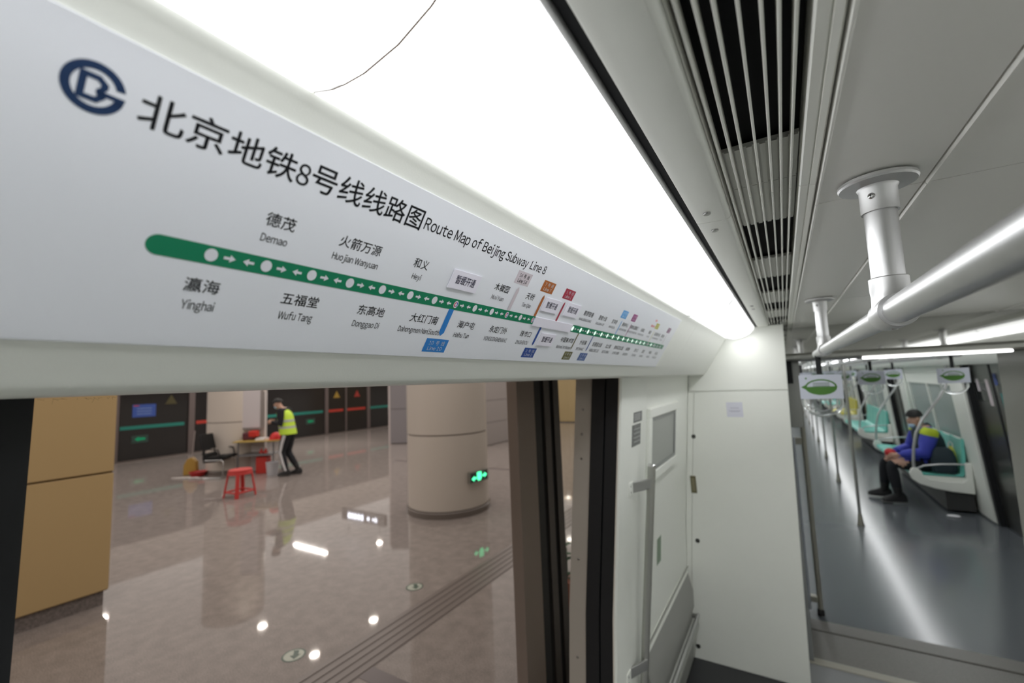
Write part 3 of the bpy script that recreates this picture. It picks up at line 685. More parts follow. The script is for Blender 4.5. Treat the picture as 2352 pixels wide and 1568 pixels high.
obj('side_plate', MB().box((.013, 3.9, .12), (.030, 4.06, 1.32)), mat('plate_bluegrey', (.38, .41, .45), .35, .3), gh, bevel=.003)
g = MB().box((.012, 3.99, 1.40), (.10, 4.03, 1.90)); struct('trim_14', g, STEELD, bevel=.004)
g = MB().box((.012, 3.62, 1.74), (.05, 3.98, 1.90)); struct('trim_15', g, RUBBER, bevel=.004)

# ================================================================== NEXT CAR, RIGHT SIDE
def W2(z, off=0): return 1.24-wx(z)-off
def wr(y0, y1, z0, z1, t0, t1): return wallbox(y0, y1, z0, z1, t0, t1).flip()
BAYS = [7.6+4.7*k for k in range(8)]
DOORM = mat('door_steel', (.17, .17, .16), .3, .9)
rw = struct('wall_right', loc=(1.9, 4.03, 0))
edges = [4.03]+[v for b in BAYS for v in (b-1.65, b-.35)]
ys = [4.03, 5.95]
for i, b0 in enumerate(BAYS):
    y0 = b0-.35; y1 = b0+2.7+.35
    obj('wall_panel', wr(y0, y1, 0, .84, 0, -.05), SHELL, rw); obj('wall_panel', wr(y0, y1, 1.60, 2.14, 0, -.05), SHELL, rw)
    obj('wall_panel', wr(y0, b0+.2, .84, 1.60, 0, -.05), SHELL, rw); obj('wall_panel', wr(y1-.55, y1, .84, 1.60, 0, -.05), SHELL, rw)
    wn = struct('window_%d' % (i+1), wr(b0+.2, y1-.55, .84, 1.60, -.018, -.03), WINM)
    wn['_w'] = (0, 0, 0)
    gf = MB()
    for a, b in (((b0+.2, .84), (y1-.55, .87)), ((b0+.2, 1.57), (y1-.55, 1.60)), ((b0+.2, .87), (b0+.23, 1.57)), ((y1-.58, .87), (y1-.55, 1.57)), ((b0+1.33, .87), (b0+1.36, 1.57))):
        q = wr(a[0], b[0], a[1], b[1], -.016, .006); gf.add(q.v, q.f)
    obj('window_frame', gf, SHELL, wn)
    # upright pillar panels each side of the doors
    for a, b in ((y0, b0+.12), (y1-.42, y1)):
        obj('pillar_panel', wr(a, b, .02, 1.82, .0, .03), SHELL, rw, bevel=.006)
    # doors
    d = struct('door_%d' % (i+2), loc=(1.95, b0-1, 0))
    if i < 7:
        ya, yb = b0-1.65, b0-.35
        for a, b in ((ya, (ya+yb)/2-.004), ((ya+yb)/2+.004, yb)):
            lf = obj('door_leaf', wr(a, b, .01, 1.86, -.05, -.08), DOORM, d)
            obj('door_window', wr(a+.10, b-.10, .72, 1.62, -.046, -.05), GLASSD, lf)
        obj('door_seal', wr((ya+yb)/2-.02, (ya+yb)/2+.02, .01, 1.86, -.044, -.05), RUBBER, d)
        obj('door_seal', wr(yb-.07, yb, .0, 1.86, .004, -.08), RUBBER, d); obj('door_seal', wr(ya, ya+.07, .0, 1.86, .004, -.08), RUBBER, d)
        obj('door_header', wr(ya, yb, 1.86, 2.14, -.0, -.05), SHELL, d)
obj('wall_panel', wr(4.03, 5.95, 0, 2.14, 0, -.05), SHELL, rw)
tag(obj('door_sticker', wr(6.70, 6.79, 1.30, 1.66, -.044, -.0455), mat('sticker_pale', (.55, .48, .50), .5)), 'long narrow pale sticker on the first dark door of the next car', 'sticker')
tag(obj('door_sticker', wr(6.46, 6.54, 1.60, 1.72, -.044, -.0455), mat('sticker_blue', (.04, .08, .30), .5)), 'small blue sticker high on the first dark door of the next car', 'sticker')
tag(obj('door_sticker', wr(6.98, 7.06, 1.52, 1.66, -.044, -.0455), mat('sticker_pale2', (.50, .45, .48), .5)), 'short pale sticker next to the black door edge of the next car', 'sticker')
tag(obj('door_sticker', wr(6.42, 6.46, 1.0, 1.52, -.044, -.0455), mat('sticker_teal', (.03, .22, .20), .5)), 'thin teal strip along the glass of the first door of the next car', 'sticker')

def bench(b0, lab, colm=SEATG, detail=True):
    t = thing('bench', lab, 'bench', (1.6, b0, 0), group=None)
    g = MB().prism([(1.335, .40), (1.345, .435), (1.80, .43), (1.85, .40), (1.85, .30), (1.40, .33)], lambda p: (p[0], b0+.03, p[1]), lambda p: (p[0], b0+2.67, p[1]))
    obj('seat_pan', g, SHELL, t, ang=.5)
    obj('under_box', MB().box((1.60, b0+.05, .03), (1.86, b0+2.65, .30)), mat('under_dark', (.05, .05, .05), .5), t)
    for k in range(6):
        y = b0+.04+.4366*k; a, b = y+.008, y+.430
        P = [(1.315, .405), (1.305, .425), (1.32, .452), (1.40, .462), (1.55, .448), (1.70, .442), (1.765, .47), (1.785, .60), (1.800, .84), (1.812, .90), (1.828, .895), (1.832, .84), (1.82, .50), (1.79, .43), (1.40, .43), (1.335, .40)]
        n = len(P); rings = []
        for f_, dz, dx in ((0, .012, 0), (.12, .0, 0), (.5, -.012, .008), (.88, .0, 0), (1, .012, 0)):
            rings.append([(x+dx, a+(b-a)*f_, z+dz) for x, z in P])
        obj('seat', MB().loft(rings), colm, t, ang=.8)
    for yy in (b0, b0+2.7):
        O = [(1.285, .515), (1.268, .46), (1.29, .39), (1.36, .335), (1.50, .29), (1.66, .262), (1.858, .25), (1.858, .62), (1.80, .62), (1.795, .42), (1.76, .385), (1.62, .385), (1.46, .405), (1.40, .45), (1.385, .50), (1.35, .535), (1.31, .538)]
        g = MB().prism(O, lambda p: (p[0], yy-.022, p[1]), lambda p: (p[0], yy+.022, p[1]))
        e = obj('end_plate', g, SHELL, t, bevel=.008)
        obj('armrest_tube', MB().tube([(1.34, yy, .52), (1.42, yy, .565), (1.58, yy, .59), (1.76, yy, .60), (1.84, yy, .60)], .011, 10), ALU, e)
        obj('grab_bar', MB().tube([(1.32, yy, .50), (1.325, yy, .62), (1.345, yy, .80), (1.385, yy, .98), (1.46, yy, 1.14), (1.55, yy, 1.28), (1.655, yy, 1.44), (1.72, yy, 1.56), (1.745, yy, 1.70), (1.745, yy, 1.83)], .016, 12), ALU, e)
    return t
labs = ['aqua seat bench in the next car where the passenger sits', 'second aqua seat bench down the next car', 'third seat bench, further down the next car', 'fourth seat bench, far down the next car']
YEL = mat('seat_yellow', (.60, .55, .05), .35)
for i, b0 in enumerate(BAYS[:6]):
    bench(b0, labs[i] if i < 4 else 'tiny far seat bench %s from the front of the next car' % ('fifth' if i == 4 else 'sixth'), SEATG if i != 2 else YEL)
for i in range(14):
    y = 6.63+2.44*i
    nm = ['nearest', 'second', 'third', 'fourth', 'fifth', 'sixth', 'seventh', 'eighth', 'ninth', 'tenth', 'eleventh', 'twelfth', 'thirteenth', 'last'][i]
    t = thing('standing_pole', nm+' upright pole along the middle of the next car', 'pole', (.62, y, 0), group='poles along the middle of the next car')
    obj('pole', MB().tube([(.62, y, 0.02), (.62, y, 1.89)], .0165, 16), mat('pole_satin2', (.42, .42, .40), .35, 1.0), t)
    obj('floor_socket', MB().lathe([(.036, 0), (.036, .012), (.028, .04), (.021, .12), (.0175, .13)], (.62, y, .001), n=20), OLV, t)
tag(obj('paper_scrap', MB().ell((1.60, 7.42, .012), (.065, .045, .013)), mat('paper_white', (.75, .75, .78), .7)), 'white scrap lying on the floor of the next car by the bench', 'litter')

# ================================================================== PEOPLE
SKIN = mat('skin', (.50, .30, .22), .5); HAIR = mat('hair_black', (.012, .011, .011), .6)
CLOTHB = mat('cloth_black', (.012, .013, .017), .8); MASKM = mat('mask_blue', (.42, .60, .78), .7); SHOEM = mat('shoe_black', (.015, .015, .016), .5)
def skin_mesh(nodes, edges, root):
    names = list(nodes); idx = {k: i for i, k in enumerate(names)}
    me = bpy.data.meshes.new('sk'); me.from_pydata([nodes[k][0] for k in names], [(idx[a], idx[b]) for a, b in edges], [])
    o = bpy.data.objects.new('sk', me); COL.objects.link(o)
    o.modifiers.new('s', 'SKIN')
    sv = me.skin_vertices[0].data
    for k, i in idx.items():
        r = nodes[k][1]; sv[i].radius = r if isinstance(r, tuple) else (r, r)
        sv[i].use_root = (k == root)
    ss = o.modifiers.new('u', 'SUBSURF'); ss.levels = 2; ss.render_levels = 2
    dg = bpy.context.evaluated_depsgraph_get(); dg.update()
    m2 = bpy.data.meshes.new_from_object(o.evaluated_get(dg))
    vs = [v.co.copy() for v in m2.vertices]; fs = [tuple(p.vertices) for p in m2.polygons]
    bpy.data.objects.remove(o); bpy.data.meshes.remove(me); bpy.data.meshes.remove(m2)
    return vs, fs
def person(label, loc, rz, J, mats, leg=1.0):
    """J: joint positions in local metres (x forward, y to the figure's left)"""
    t = thing('person', label, 'person', loc, rz)
    V = lambda k: Vector(J[k])
    N = {}; E = []
    def n(k, p, r): N[k] = (tuple(p), r)
    def e(*a): E.extend(zip(a, a[1:]))
    n('pelvis', V('pelvis'), (.135, .115)); n('waist', V('pelvis').lerp(V('chest'), .45), (.13, .10)); n('chest', V('chest'), (.165, .115))
    n('collar', V('chest').lerp(V('neck'), .72), (.11, .085)); n('neck', V('neck'), .056)
    hd = V('head'); nk = V('neck'); upv = (hd-nk).normalized(); face = Vector(J['face']).normalized(); lat = upv.cross(face).normalized()
    n('jaw', nk.lerp(hd, .55)+face*.022, (.066, .068)); n('skull', hd, (.086, .102)); n('crown', hd+upv*.055, (.074, .088))
    e('pelvis', 'waist', 'chest', 'collar', 'neck', 'jaw', 'skull', 'crown')
    n('nose', hd+face*.098-upv*.028, .013); e('skull', 'nose')
    for s in 'LR':
        sh, el, wr_ = V('sh'+s), V('el'+s), V('wr'+s)
        n('sh'+s, sh, .062); n('ua'+s, sh.lerp(el, .5), .055); n('el'+s, el, .046); n('fa'+s, el.lerp(wr_, .5), .042); n('wr'+s, wr_, .029)
        e('collar', 'sh'+s, 'ua'+s, 'el'+s, 'fa'+s, 'wr'+s)
        d = (wr_-el).normalized(); palm = Vector(J.get('palm'+s, (0, 0, -1))).normalized(); side = d.cross(palm).normalized()*(1 if s == 'L' else -1)
        hp = wr_+d*.055; n('pa'+s, hp, (.036, .022)); e('wr'+s, 'pa'+s)
        for i, (o_, l1, l2) in enumerate(((.027, .040, .034), (.009, .045, .038), (-.009, .042, .036), (-.026, .034, .028))):
            b = hp+side*o_+d*.030; m_ = b+d*l1+palm*.010; tp = m_+d*l2*.6+palm*l2*.75
            n('f%d%s' % (i, s), b, .0095); n('g%d%s' % (i, s), m_, .0088); n('h%d%s' % (i, s), tp, .0072); e('pa'+s, 'f%d%s' % (i, s), 'g%d%s' % (i, s), 'h%d%s' % (i, s))
        b = wr_+d*.03+side*.030; m_ = b+side*.022+d*.030+palm*.008; n('t0'+s, b, .0115); n('t1'+s, m_, .0095); n('t2'+s, m_+d*.028+palm*.014, .008); e('wr'+s, 't0'+s, 't1'+s, 't2'+s)
        hi, kn, an, to = V('hi'+s), V('kn'+s), V('an'+s), V('to'+s)
        n('hi'+s, hi, .100*(1+(leg-1)*.5)); n('th'+s, hi.lerp(kn, .5), .082*leg); n('kn'+s, kn, .062*leg); n('ca'+s, kn.lerp(an, .4), .058*leg); n('an'+s, an, .044*leg); n('to'+s, to, (.036, .028))
        e('pelvis', 'hi'+s, 'th'+s, 'kn'+s, 'ca'+s, 'an'+s, 'to'+s)
    vs, fs = skin_mesh(N, E, 'pelvis')
    mb = MB(); mb.v = [tuple(v) for v in vs]; mb.f = fs
    keys = list(N); P = [Vector(N[k][0]) for k in keys]
    def grp(k):
        if k in ('jaw', 'skull', 'crown', 'nose', 'neck') or k[:2] == 'pa' or (k[0] in 'fgh' and k[1].isdigit()) or k[:2] in ('t0', 't1', 't2'): return 0
        if k[:2] in ('hi', 'th', 'kn', 'ca', 'pe'): return 2
        if k[:2] in ('an', 'to'): return 3
        return 1
    G = [grp(k) for k in keys]
    for f in fs:
        c = sum((vs[i] for i in f), Vector())/len(f)
        mb.m.append(G[min(range(len(P)), key=lambda i: (P[i]-c).length_squared)])
    # ears and eyes are part of the same body mesh
    M = Matrix((face, lat, upv)).transposed()
    for s in (-1, 1):
        mb.ell(hd+lat*.080*s-upv*.012-face*.004, (.017, .009, .030), 10, 7, 0, M)
    mb.ell(hd+face*.092-upv*.028, (.014, .012, .022), 10, 7, 0, M)
    body_ = obj('body', mb, mats[:4], t, local=True)
    for s in (-1, 1):
        obj('eye', MB().ell(hd+lat*.032*s+face*.083+upv*.002, (.009, .013, .0065), 10, 7, 0, M), HAIR, body_, local=True)
    hr = MB()
    rings = []
    for i in range(9):
        ring = []
        for a in [2*PI*k/20 for k in range(20)]:
            lim = 1.42-.50*math.cos(a)+.12*abs(math.sin(a)); th = max(.02, i/8*lim); rr = math.sin(th)
            ring.append(hd+upv*(.020+.104*math.cos(th))+M @ Vector(((.094 if math.cos(a) > 0 else .106)*math.cos(a)*rr, .084*math.sin(a)*rr, 0)))
        rings.append(ring)
    hr.loft(rings); obj('hair', hr, HAIR, t, local=True)
    mk = MB().ell(hd+face*.072-upv*.050, (.042, .060, .045), 14, 9, 0, M); obj('mask', mk, MASKM, t, local=True)
    for s in 'LR':
        an, to = V('an'+s), V('to'+s); d = (to-an); d.z = 0; d.normalize(); l = Vector((-d.y, d.x, 0))
        tz = to.z-.03
        R_ = []
        for x, hw, h in ((-.080, .034, .075), (-.05, .045, .115), (.03, .048, .105), (.10, .052, .075), (.16, .046, .055), (.188, .026, .03)):
            c = an+d*x; c.z = tz; pt = (to-an).z/(to-an).length if (to-an).length else 0
            R_.append([c+l*hw*a+Vector((0, 0, h*b)) for a, b in ((-1, 0), (-1, .5), (-.6, 1), (0, 1.1), (.6, 1), (1, .5), (1, 0), (0, -.02))])
        sh = obj('shoe', MB().loft(R_), SHOEM, t, local=True)
        sh_sole = MB(); 
        for_ = [an+d*x+l*y for x, y in ((-.08, -.03), (-.08, .03), (.0, .042), (.10, .050), (.17, .040), (.192, .0), (.17, -.040), (.10, -.050), (.0, -.042))]
        sh_sole.prism(for_, lambda p: (p.x, p.y, tz-.006), lambda p: (p.x, p.y, tz+.014)); obj('sole', sh_sole, mat('sole_grey', (.40, .38, .36), .7), sh, local=True)
    return t, N
def torso_shell(t, name, m, sec, parent=None):
    """lofted garment: sec = [(centre, half depth x, half width y)]"""
    R_ = [[Vector(c)+Vector((hx*math.cos(a), hy*math.sin(a), 0)) for a in [2*PI*k/24 for k in range(24)]] for c, hx, hy in sec]
    return obj(name, MB().loft(R_, cap=False), m, parent or t, local=True)

# worker on the platform, bent over the desk, mid stride
J = dict(pelvis=(-.03, 0, .97), chest=(.06, 0, 1.28), neck=(.135, 0, 1.46), head=(.215, 0, 1.575), face=(.86, 0, -.50),
 shL=(.06, .175, 1.40), elL=(.03, .235, 1.14), wrL=(.255, .15, 1.18), shR=(.09, -.175, 1.40), elR=(.10, -.22, 1.15), wrR=(.31, -.10, 1.19),
 hiL=(-.03, .085, .93), knL=(.075, .09, .52), anL=(-.035, .09, .095), toL=(.09, .09, .055), hiR=(-.03, -.085, .93), knR=(.03, -.085, .50), anR=(-.20, -.09, .12), toR=(-.09, -.09, .055), palmL=(0, -.6, -.5), palmR=(0, .6, -.5))
pa, _ = person('standing worker in a lime reflective vest and black tracksuit, head bowed over the desk', (-9.40, 5.67, 0), R(211.5), J, [SKIN, CLOTHB, CLOTHB, SHOEM], 1.22)
LIME = mat('vest_lime', (.56, .80, .06), .6); REFL = mat('reflective_grey', (.45, .47, .48), .4)
vest = torso_shell(pa, 'vest', LIME, [((-.02, 0, .90), .165, .205), ((.0, 0, 1.02), .162, .200), ((.03, 0, 1.16), .160, .194), ((.055, 0, 1.28), .160, .190), ((.08, 0, 1.37), .146, .172), ((.105, 0, 1.43), .105, .125), ((.125, 0, 1.465), .072, .075)])
for z, x in ((1.03, .003), (1.17, .032)):
    torso_shell(pa, 'reflective_band', REFL, [((x, 0, z), .1635, .2010), ((x+.008, 0, z+.045), .1630, .1995)], vest)
for s in 'LR':
    y = 1 if s == 'L' else -1; h, k_, a_ = (Vector(J[q+s]) for q in ('hi', 'kn', 'an'))
    pth = [h+Vector((0, .108*y, -.05)), h.lerp(k_, .5)+Vector((0, .094*y, 0)), k_+Vector((0, .072*y, 0)), k_.lerp(a_, .5)+Vector((0, .066*y, 0)), a_+Vector((0, .044*y, .03))]
    obj('trouser_stripe', MB().tube(pth, [.032, .030, .026, .024, .020], 8), mat('stripe_white', (.66, .66, .68), .7), pa, local=True)
    # black sleeve cap over the vest's armhole
    sh, el = Vector(J['sh'+s]), Vector(J['el'+s]); obj('sleeve', MB().tube([sh+Vector((0, .012*y, .015)), sh.lerp(el, .5)+Vector((0, .01*y, 0)), el, el.lerp(Vector(J['wr'+s]), .85)], [.080, .072, .058, .042], 14).ell(sh+Vector((0, .012*y, .0)), (.078, .07, .082), 14, 9), CLOTHB, pa, local=True)

# passenger on the bench in the next car, facing the aisle and bent forward
J = dict(pelvis=(-.02, 0, .56), chest=(.035, 0, .86), neck=(.085, 0, 1.02), head=(.135, 0, 1.125), face=(.82, 0, -.57),
 shL=(.05, .185, .965), elL=(.14, .25, .70), wrL=(.36, .15, .66), shR=(.06, -.185, .965), elR=(.16, -.25, .70), wrR=(.37, -.11, .66),
 hiL=(.0, .10, .54), knL=(.47, .13, .53), anL=(.43, .13, .10), toL=(.55, .15, .06), hiR=(.0, -.10, .54), knR=(.48, -.14, .53), anR=(.52, -.16, .10), toR=(.64, -.18, .06), palmL=(0, -.6, -.5), palmR=(0, .6, -.5))
BLUE = mat('jacket_blue', (.045, .06, .44), .6); TEALB = mat('vest_dark', (.02, .035, .045), .7)
pb, _ = person('seated passenger in a blue jacket with lime shoulders and a dark backpack, wearing a mask', (1.60, 8.02, 0), R(183), J, [SKIN, BLUE, CLOTHB, SHOEM], 1.2)
jk = torso_shell(pb, 'jacket', TEALB, [((-.02, 0, .50), .16, .19), ((-.015, 0, .62), .155, .185), ((.01, 0, .75), .152, .190), ((.03, 0, .86), .155, .195), ((.05, 0, .95), .140, .175), ((.07, 0, 1.00), .095, .115), ((.08, 0, 1.03), .065, .07)])
for s in 'LR':
    y = 1 if s == 'L' else -1; sh, el, wr_ = (Vector(J[q+s]) for q in ('sh', 'el', 'wr'))
    sl = obj('sleeve', MB().tube([sh+Vector((0, .01*y, -.01)), sh.lerp(el, .5), el, el.lerp(wr_, .55), el.lerp(wr_, .92)], [.092, .088, .078, .062, .048], 14), BLUE, pb, local=True)
    obj('lime_band', MB().tube([sh+Vector((-.01, .010*y, .050)), sh+Vector((.0, .012*y, .012)), sh.lerp(el, .15)+Vector((0, .006*y, 0)), sh.lerp(el, .17)], [.062, .094, .0955, .088], 14), mat('lime_trim', (.50, .62, .03), .6), sl, local=True)
obj('collar', MB().tube([(.055, 0, .99), (.085, 0, 1.04)], [.10, .078], 14), TEALB, pb, local=True)
pack = tag(obj('backpack', MB().loft([[(1.64+hx*math.cos(a)*abs(math.cos(a))**-.4 if abs(math.cos(a)) > .01 else 1.64, 7.74+hy*math.sin(a)*(abs(math.sin(a))**-.4 if abs(math.sin(a)) > .01 else 1), z) for a in [2*PI*(k+.5)/20 for k in range(20)]] for z, hx, hy in ((.465, .09, .05), (.475, .115, .062), (.56, .125, .07), (.66, .12, .068), (.74, .10, .055), (.785, .06, .035))]), TEALB), 'dark backpack on the seat in front of the passenger', 'backpack')
tag(obj('red_pouch', MB().ell((1.16, 8.0, .655), (.065, .095, .060), 14, 9), mat('pouch_red', (.50, .01, .015), .5)), 'red pouch held in the lap of the seated passenger', 'pouch')
bg = thing('plastic_bag', 'yellow green bag on the seat beside the passenger', 'bag', (1.745, 7.84, .46))
obj('bag_body', MB().lathe([(.03, 0), (.045, .02), (.05, .12), (.045, .24), (.03, .30), (.01, .33)], (1.745, 7.84, .462), n=16), mat('bag_yellow', (.60, .58, .10), .5), bg)
obj('bag_handle', MB().tube([(1.725, 7.84, .77), (1.725, 7.84, .82), (1.745, 7.84, .85), (1.765, 7.84, .82), (1.765, 7.84, .77)], .008, 8), mat('bag_white', (.7, .7, .68), .6), bg)

# ================================================================== STATION
GRAN = mat('granite_floor', (.30, .262, .243), .04, noise=.12, nscale=9, spec=.26)
def granite():
    nt = GRAN.node_tree; b = nt.nodes['Principled BSDF']; tc = [n for n in nt.nodes if n.type == 'TEX_COORD'][0]
    src = b.inputs['Base Color'].links[0].from_socket
    v = nt.nodes.new('ShaderNodeTexNoise'); v.inputs['Scale'].default_value = 160; v.inputs['Detail'].default_value = 3; nt.links.new(tc.outputs['Object'], v.inputs['Vector'])
    r = nt.nodes.new('ShaderNodeValToRGB'); r.color_ramp.elements[0].position = .35; r.color_ramp.elements[1].position = .62
    r.color_ramp.elements[0].color = (.62, .62, .62, 1); r.color_ramp.elements[1].color = (1.18, 1.18, 1.18, 1); nt.links.new(v.outputs['Fac'], r.inputs[0])
    mx = nt.nodes.new('ShaderNodeMix'); mx.data_type = 'RGBA'; mx.blend_type = 'MULTIPLY'; mx.inputs[0].default_value = 1
    nt.links.new(src, mx.inputs[6]); nt.links.new(r.outputs[0], mx.inputs[7]); nt.links.new(mx.outputs[2], b.inputs['Base Color'])
granite()
g = MB().box((-18, -6, -.15), (-.93, 36, 0)); pf = struct('floor', g, GRAN)
JG = mat('floor_joint', (.13, .105, .105), .3)
# inset tactile strip: separate ribs
TS = mat('tactile_rib', (.185, .155, .142), .35); TSG = mat('tactile_groove', (.165, .138, .127), .4)
ts = struct('trim_16', MB().box((-2.79, -6, 0), (-2.45, 30, .0012)), TSG)
for k in range(5):
    x = -2.783+.0685*k; obj('rib', MB().box((x, -6, .001), (x+.046, 30, .0045)), TS, None).parent = ts
g = MB().box((-2.45, 1.96, .0), (-1.0, 2.08, .002)); struct('trim_17', g, JG)
for y, x0, x1 in ((7.9, -8.5, -5.0), (7.9, -3.6, -2.8)):
    struct('trim_18', MB().box((x0, y, 0), (x1, y+.10, .0015)), JG)
g = MB().box((-18, -6, 3.3), (-.93, 36, 3.4)); struct('ceiling', g, mat('station_ceiling', (.30, .28, .26), .7))
BW = mat('station_wall', (.46, .42, .38), .5)
g = MB().box((-18, 36, 0), (-.9, 36.1, 3.3)); struct('wall_front', g, BW)
g = MB().box((-18, -6.1, 0), (-.9, -6, 3.3)); struct('wall_back', g, BW)
g = MB().box((-18.1, -6, 0), (-18, 36, 3.3)); struct('wall_left', g, mat('tunnel_dark', (.02, .02, .02), .8))

# near screen door post and panels beside the open train door
psd = struct('door_9', loc=(-1.15, 2, 0))
BRN = mat('post_brown', (.26, .21, .18), .4, .2)
obj('post', MB().box((-1.19, 1.858, 0), (-1.13, 2.034, 2.15)), BRN, psd, bevel=.002)
for a, b, x, m in ((2.036, 2.11, -1.135, RUBBER), (2.112, 2.16, -1.15, BLACK), (2.162, 2.23, -1.140, mat('seal_brown', (.05, .042, .038), .4)), (2.232, 2.27, -1.15, BLACK), (2.272, 2.345, -1.138, mat('seal_brown2', (.035, .030, .028), .35))):
    obj('seal', MB().box((-1.19, a, 0), (x, b, 2.15)), m, psd)
GLC = mat('clear_glass', (.96, .98, .97), 0.02, trans=1.0, ior=1.12)
obj('glass', MB().box((-1.17, 2.35, .1), (-1.162, 4.3, 2.10)), GLC, psd)
obj('post', MB().box((-1.19, 4.3, 0), (-1.13, 4.5, 2.15)), BRN, psd)
obj('post', MB().box((-1.19, -.3, 0), (-1.13, -.05, 2.15)), BRN, psd)
obj('header', MB().box((-1.35, -6, 2.15), (-1.05, 30, 2.6)), BRN, psd)
obj('bottom_rail', MB().box((-1.19, 2.35, 0), (-1.14, 4.3, .1)), BRN, psd)

# orange panel wall
ow = thing('panel_wall', 'beige yellow metal clad wall block at the left of the platform', 'wall block', (-5.45, 0, 0))
OR = mat('panel_orange', (.60, .43, .215), .4)
for y0 in (-4.0, -1.22):
    for z0, z1 in ((.128, 1.145), (1.163, 2.20), (2.218, 3.0)):
        obj('panel', MB().box((-5.50, y0, z0), (-5.30, y0+2.762, z1)), OR, ow, bevel=.004)
obj('core', MB().box((-5.9, -4, .12), (-5.312, 1.535, 3.02)), mat('joint_bronze', (.20, .13, .06), .4, .6), ow)
obj('skirting', MB().box((-5.92, -4.0, 0), (-5.325, 1.515, .119)), mat('skirting_granite', (.22, .19, .18), .3, noise=.3, nscale=60), ow)

# round columns
COLM = mat('column_cladding', (.61, .555, .50), .38); JB = mat('column_joint', (.20, .17, .15), .5)
def column(x, y, r, label, seam=(1.125,), base=.085):
    t = thing('round_column', label, 'column', (x, y, 0)); n = 64
    zs = [base]+list(seam)+[3.3]
    for a, b in zip(zs, zs[1:]):
        obj('cladding', MB().lathe([(r-.02, a+.008), (r, a+.012), (r, b-.010), (r-.02, b-.006)], (x, y, 0), n=n), COLM, t, ang=.5)
    obj('core', MB().lathe([(r-.012, .02), (r-.012, 3.29)], (x, y, 0), n=n), JB, t)
    obj('base_ring', MB().lathe([(r+.022, 0), (r+.022, base-.012), (r+.010, base), (r-.02, base)], (x, y, 0), n=n), mat('base_granite', (.17, .145, .13), .25), t, ang=.5)
    return t
column(-4.44, 5.22, .60, 'large round off white column near the platform edge with a green exit light')
column(-11.38, 5.60, .62, 'round white column behind the desk with a framed notice board', (1.17,))
# exit light on the near column
EG = mat('exit_green', (.1, .8, .4), .4, emit=(.08, 1.0, .42), es=1.6); EB = mat('exit_box', (.03, .06, .05), .4)
cx0, cy0 = -4.44, 5.22; a0 = math.atan2(-.12, .99)
nx, ny = math.cos(a0), math.sin(a0); tx, ty = -ny, nx
ex = thing('exit_light', 'small lit green exit light low on the near column', 'exit light', (cx0+nx*.62, cy0+ny*.62, .52))
c = Vector((cx0+nx*.615, cy0+ny*.615, .52)); tv = Vector((tx, ty, 0)); nv = Vector((nx, ny, 0))
obj('housing', MB().obox(c, tv*.19, nv*.02, (0, 0, .078)), mat('exit_rim', (.30, .30, .27), .4, .7), ex, bevel=.002)
obj('face', MB().obox(c+nv*.021, tv*.175, nv*.001, (0, 0, .064)), EB, ex)
def exg(dx, dz, w_, h): obj('pictogram', MB().obox(c+nv*.0235+tv*dx+Vector((0, 0, dz)), tv*w_, nv*.001, (0, 0, h)), EG, ex)
def extext(s, u0, u1, s0, s1):
    obj('lettering', text_mb(s, lambda u, z: tuple(c+nv*.0240+tv*u+Vector((0, 0, z))), u0, u1, s0, s1, True), EG, ex, smooth=False)
exg(0, .012, .045, .048); exg(0, -.045, .03, .012)
g = MB(); g.add([tuple(c+nv*.0238+tv*u+Vector((0, 0, z))) for u, z in ((.060, .012), (.105, .012), (.105, .040), (.160, .002), (.105, -.036), (.105, -.012), (.060, -.012))], [(0, 1, 2, 3, 4, 5, 6)]); obj('arrow', g, EG, ex)
g = MB(); g.add([tuple(c+nv*.0238+tv*u+Vector((0, 0, z))) for u, z in ((-.060, .0), (-.10, .0), (-.10, .020), (-.155, -.018), (-.10, -.056), (-.10, -.028), (-.060, -.028))], [(0, 1, 2, 3, 4, 5, 6)]); obj('arrow', g, EG, ex)
# notice board on the far column
nb = thing('notice_board', 'large pale framed notice board standing against the far column', 'board', (-10.55, 5.30, 1.0))
bt = Vector((.843, .538, 0)).normalized(); bn = Vector((bt.y, -bt.x, 0)); bc = Vector((-10.72, 5.50, 1.62))
obj('frame', MB().obox(bc, bt*.345, bn*.03, (0, 0, .64)), mat('board_frame', (.33, .30, .29), .4, .6), nb, bevel=.004)
obj('sheet', MB().obox(bc+bn*.031, bt*.30, bn*.002, (0, 0, .59)), mat('board_sheet', (.62, .58, .60), .4), nb)
obj('side_box', MB().obox(Vector((-10.83, 5.62, .93)), bt*.36, bn*.05, (0, 0, .92)), mat('board_back', (.60, .56, .55), .5), nb, bevel=.004)

# desk
ds = thing('desk', 'narrow desk with a yellowish top beside the far column', 'desk', (-10.62, 5.75, 0))
dt_ = Vector((.85, .527, 0)).normalized(); dn = Vector((.527, -.85, 0)).normalized(); dc = Vector((-10.38, 5.62, 0))
obj('desk_top', MB().obox(dc+Vector((0, 0, .735)), dt_*.50, dn*.24, (0, 0, .013)), mat('desk_yellow', (.50, .36, .10), .4), ds, bevel=.003)
MET = mat('desk_metal', (.22, .22, .23), .4, .7)
for a in (-.40, .40):
    for b in (-.19, .19):
        p = dc+dt_*a+dn*b; obj('leg', MB().tube([(p.x, p.y, 0), (p.x, p.y, .722)], .016, 10), MET, ds)
for b in (-.19, .19):
    p, q = dc-dt_*.4+dn*b, dc+dt_*.4+dn*b; obj('crossbar', MB().tube([(p.x, p.y, .42), (q.x, q.y, .42)], .012, 8), MET, ds)
obj('shelf', MB().obox(dc+Vector((0, 0, .44)), dt_*.39, dn*.18, (0, 0, .008)), MET, ds)
def ondesk(a, b, z=.748): return dc+dt_*a+dn*b+Vector((0, 0, z))
p = ondesk(-.26, .0); b1 = thing('bag', 'dark and red bag on the left half of the desk', 'bag', tuple(p))
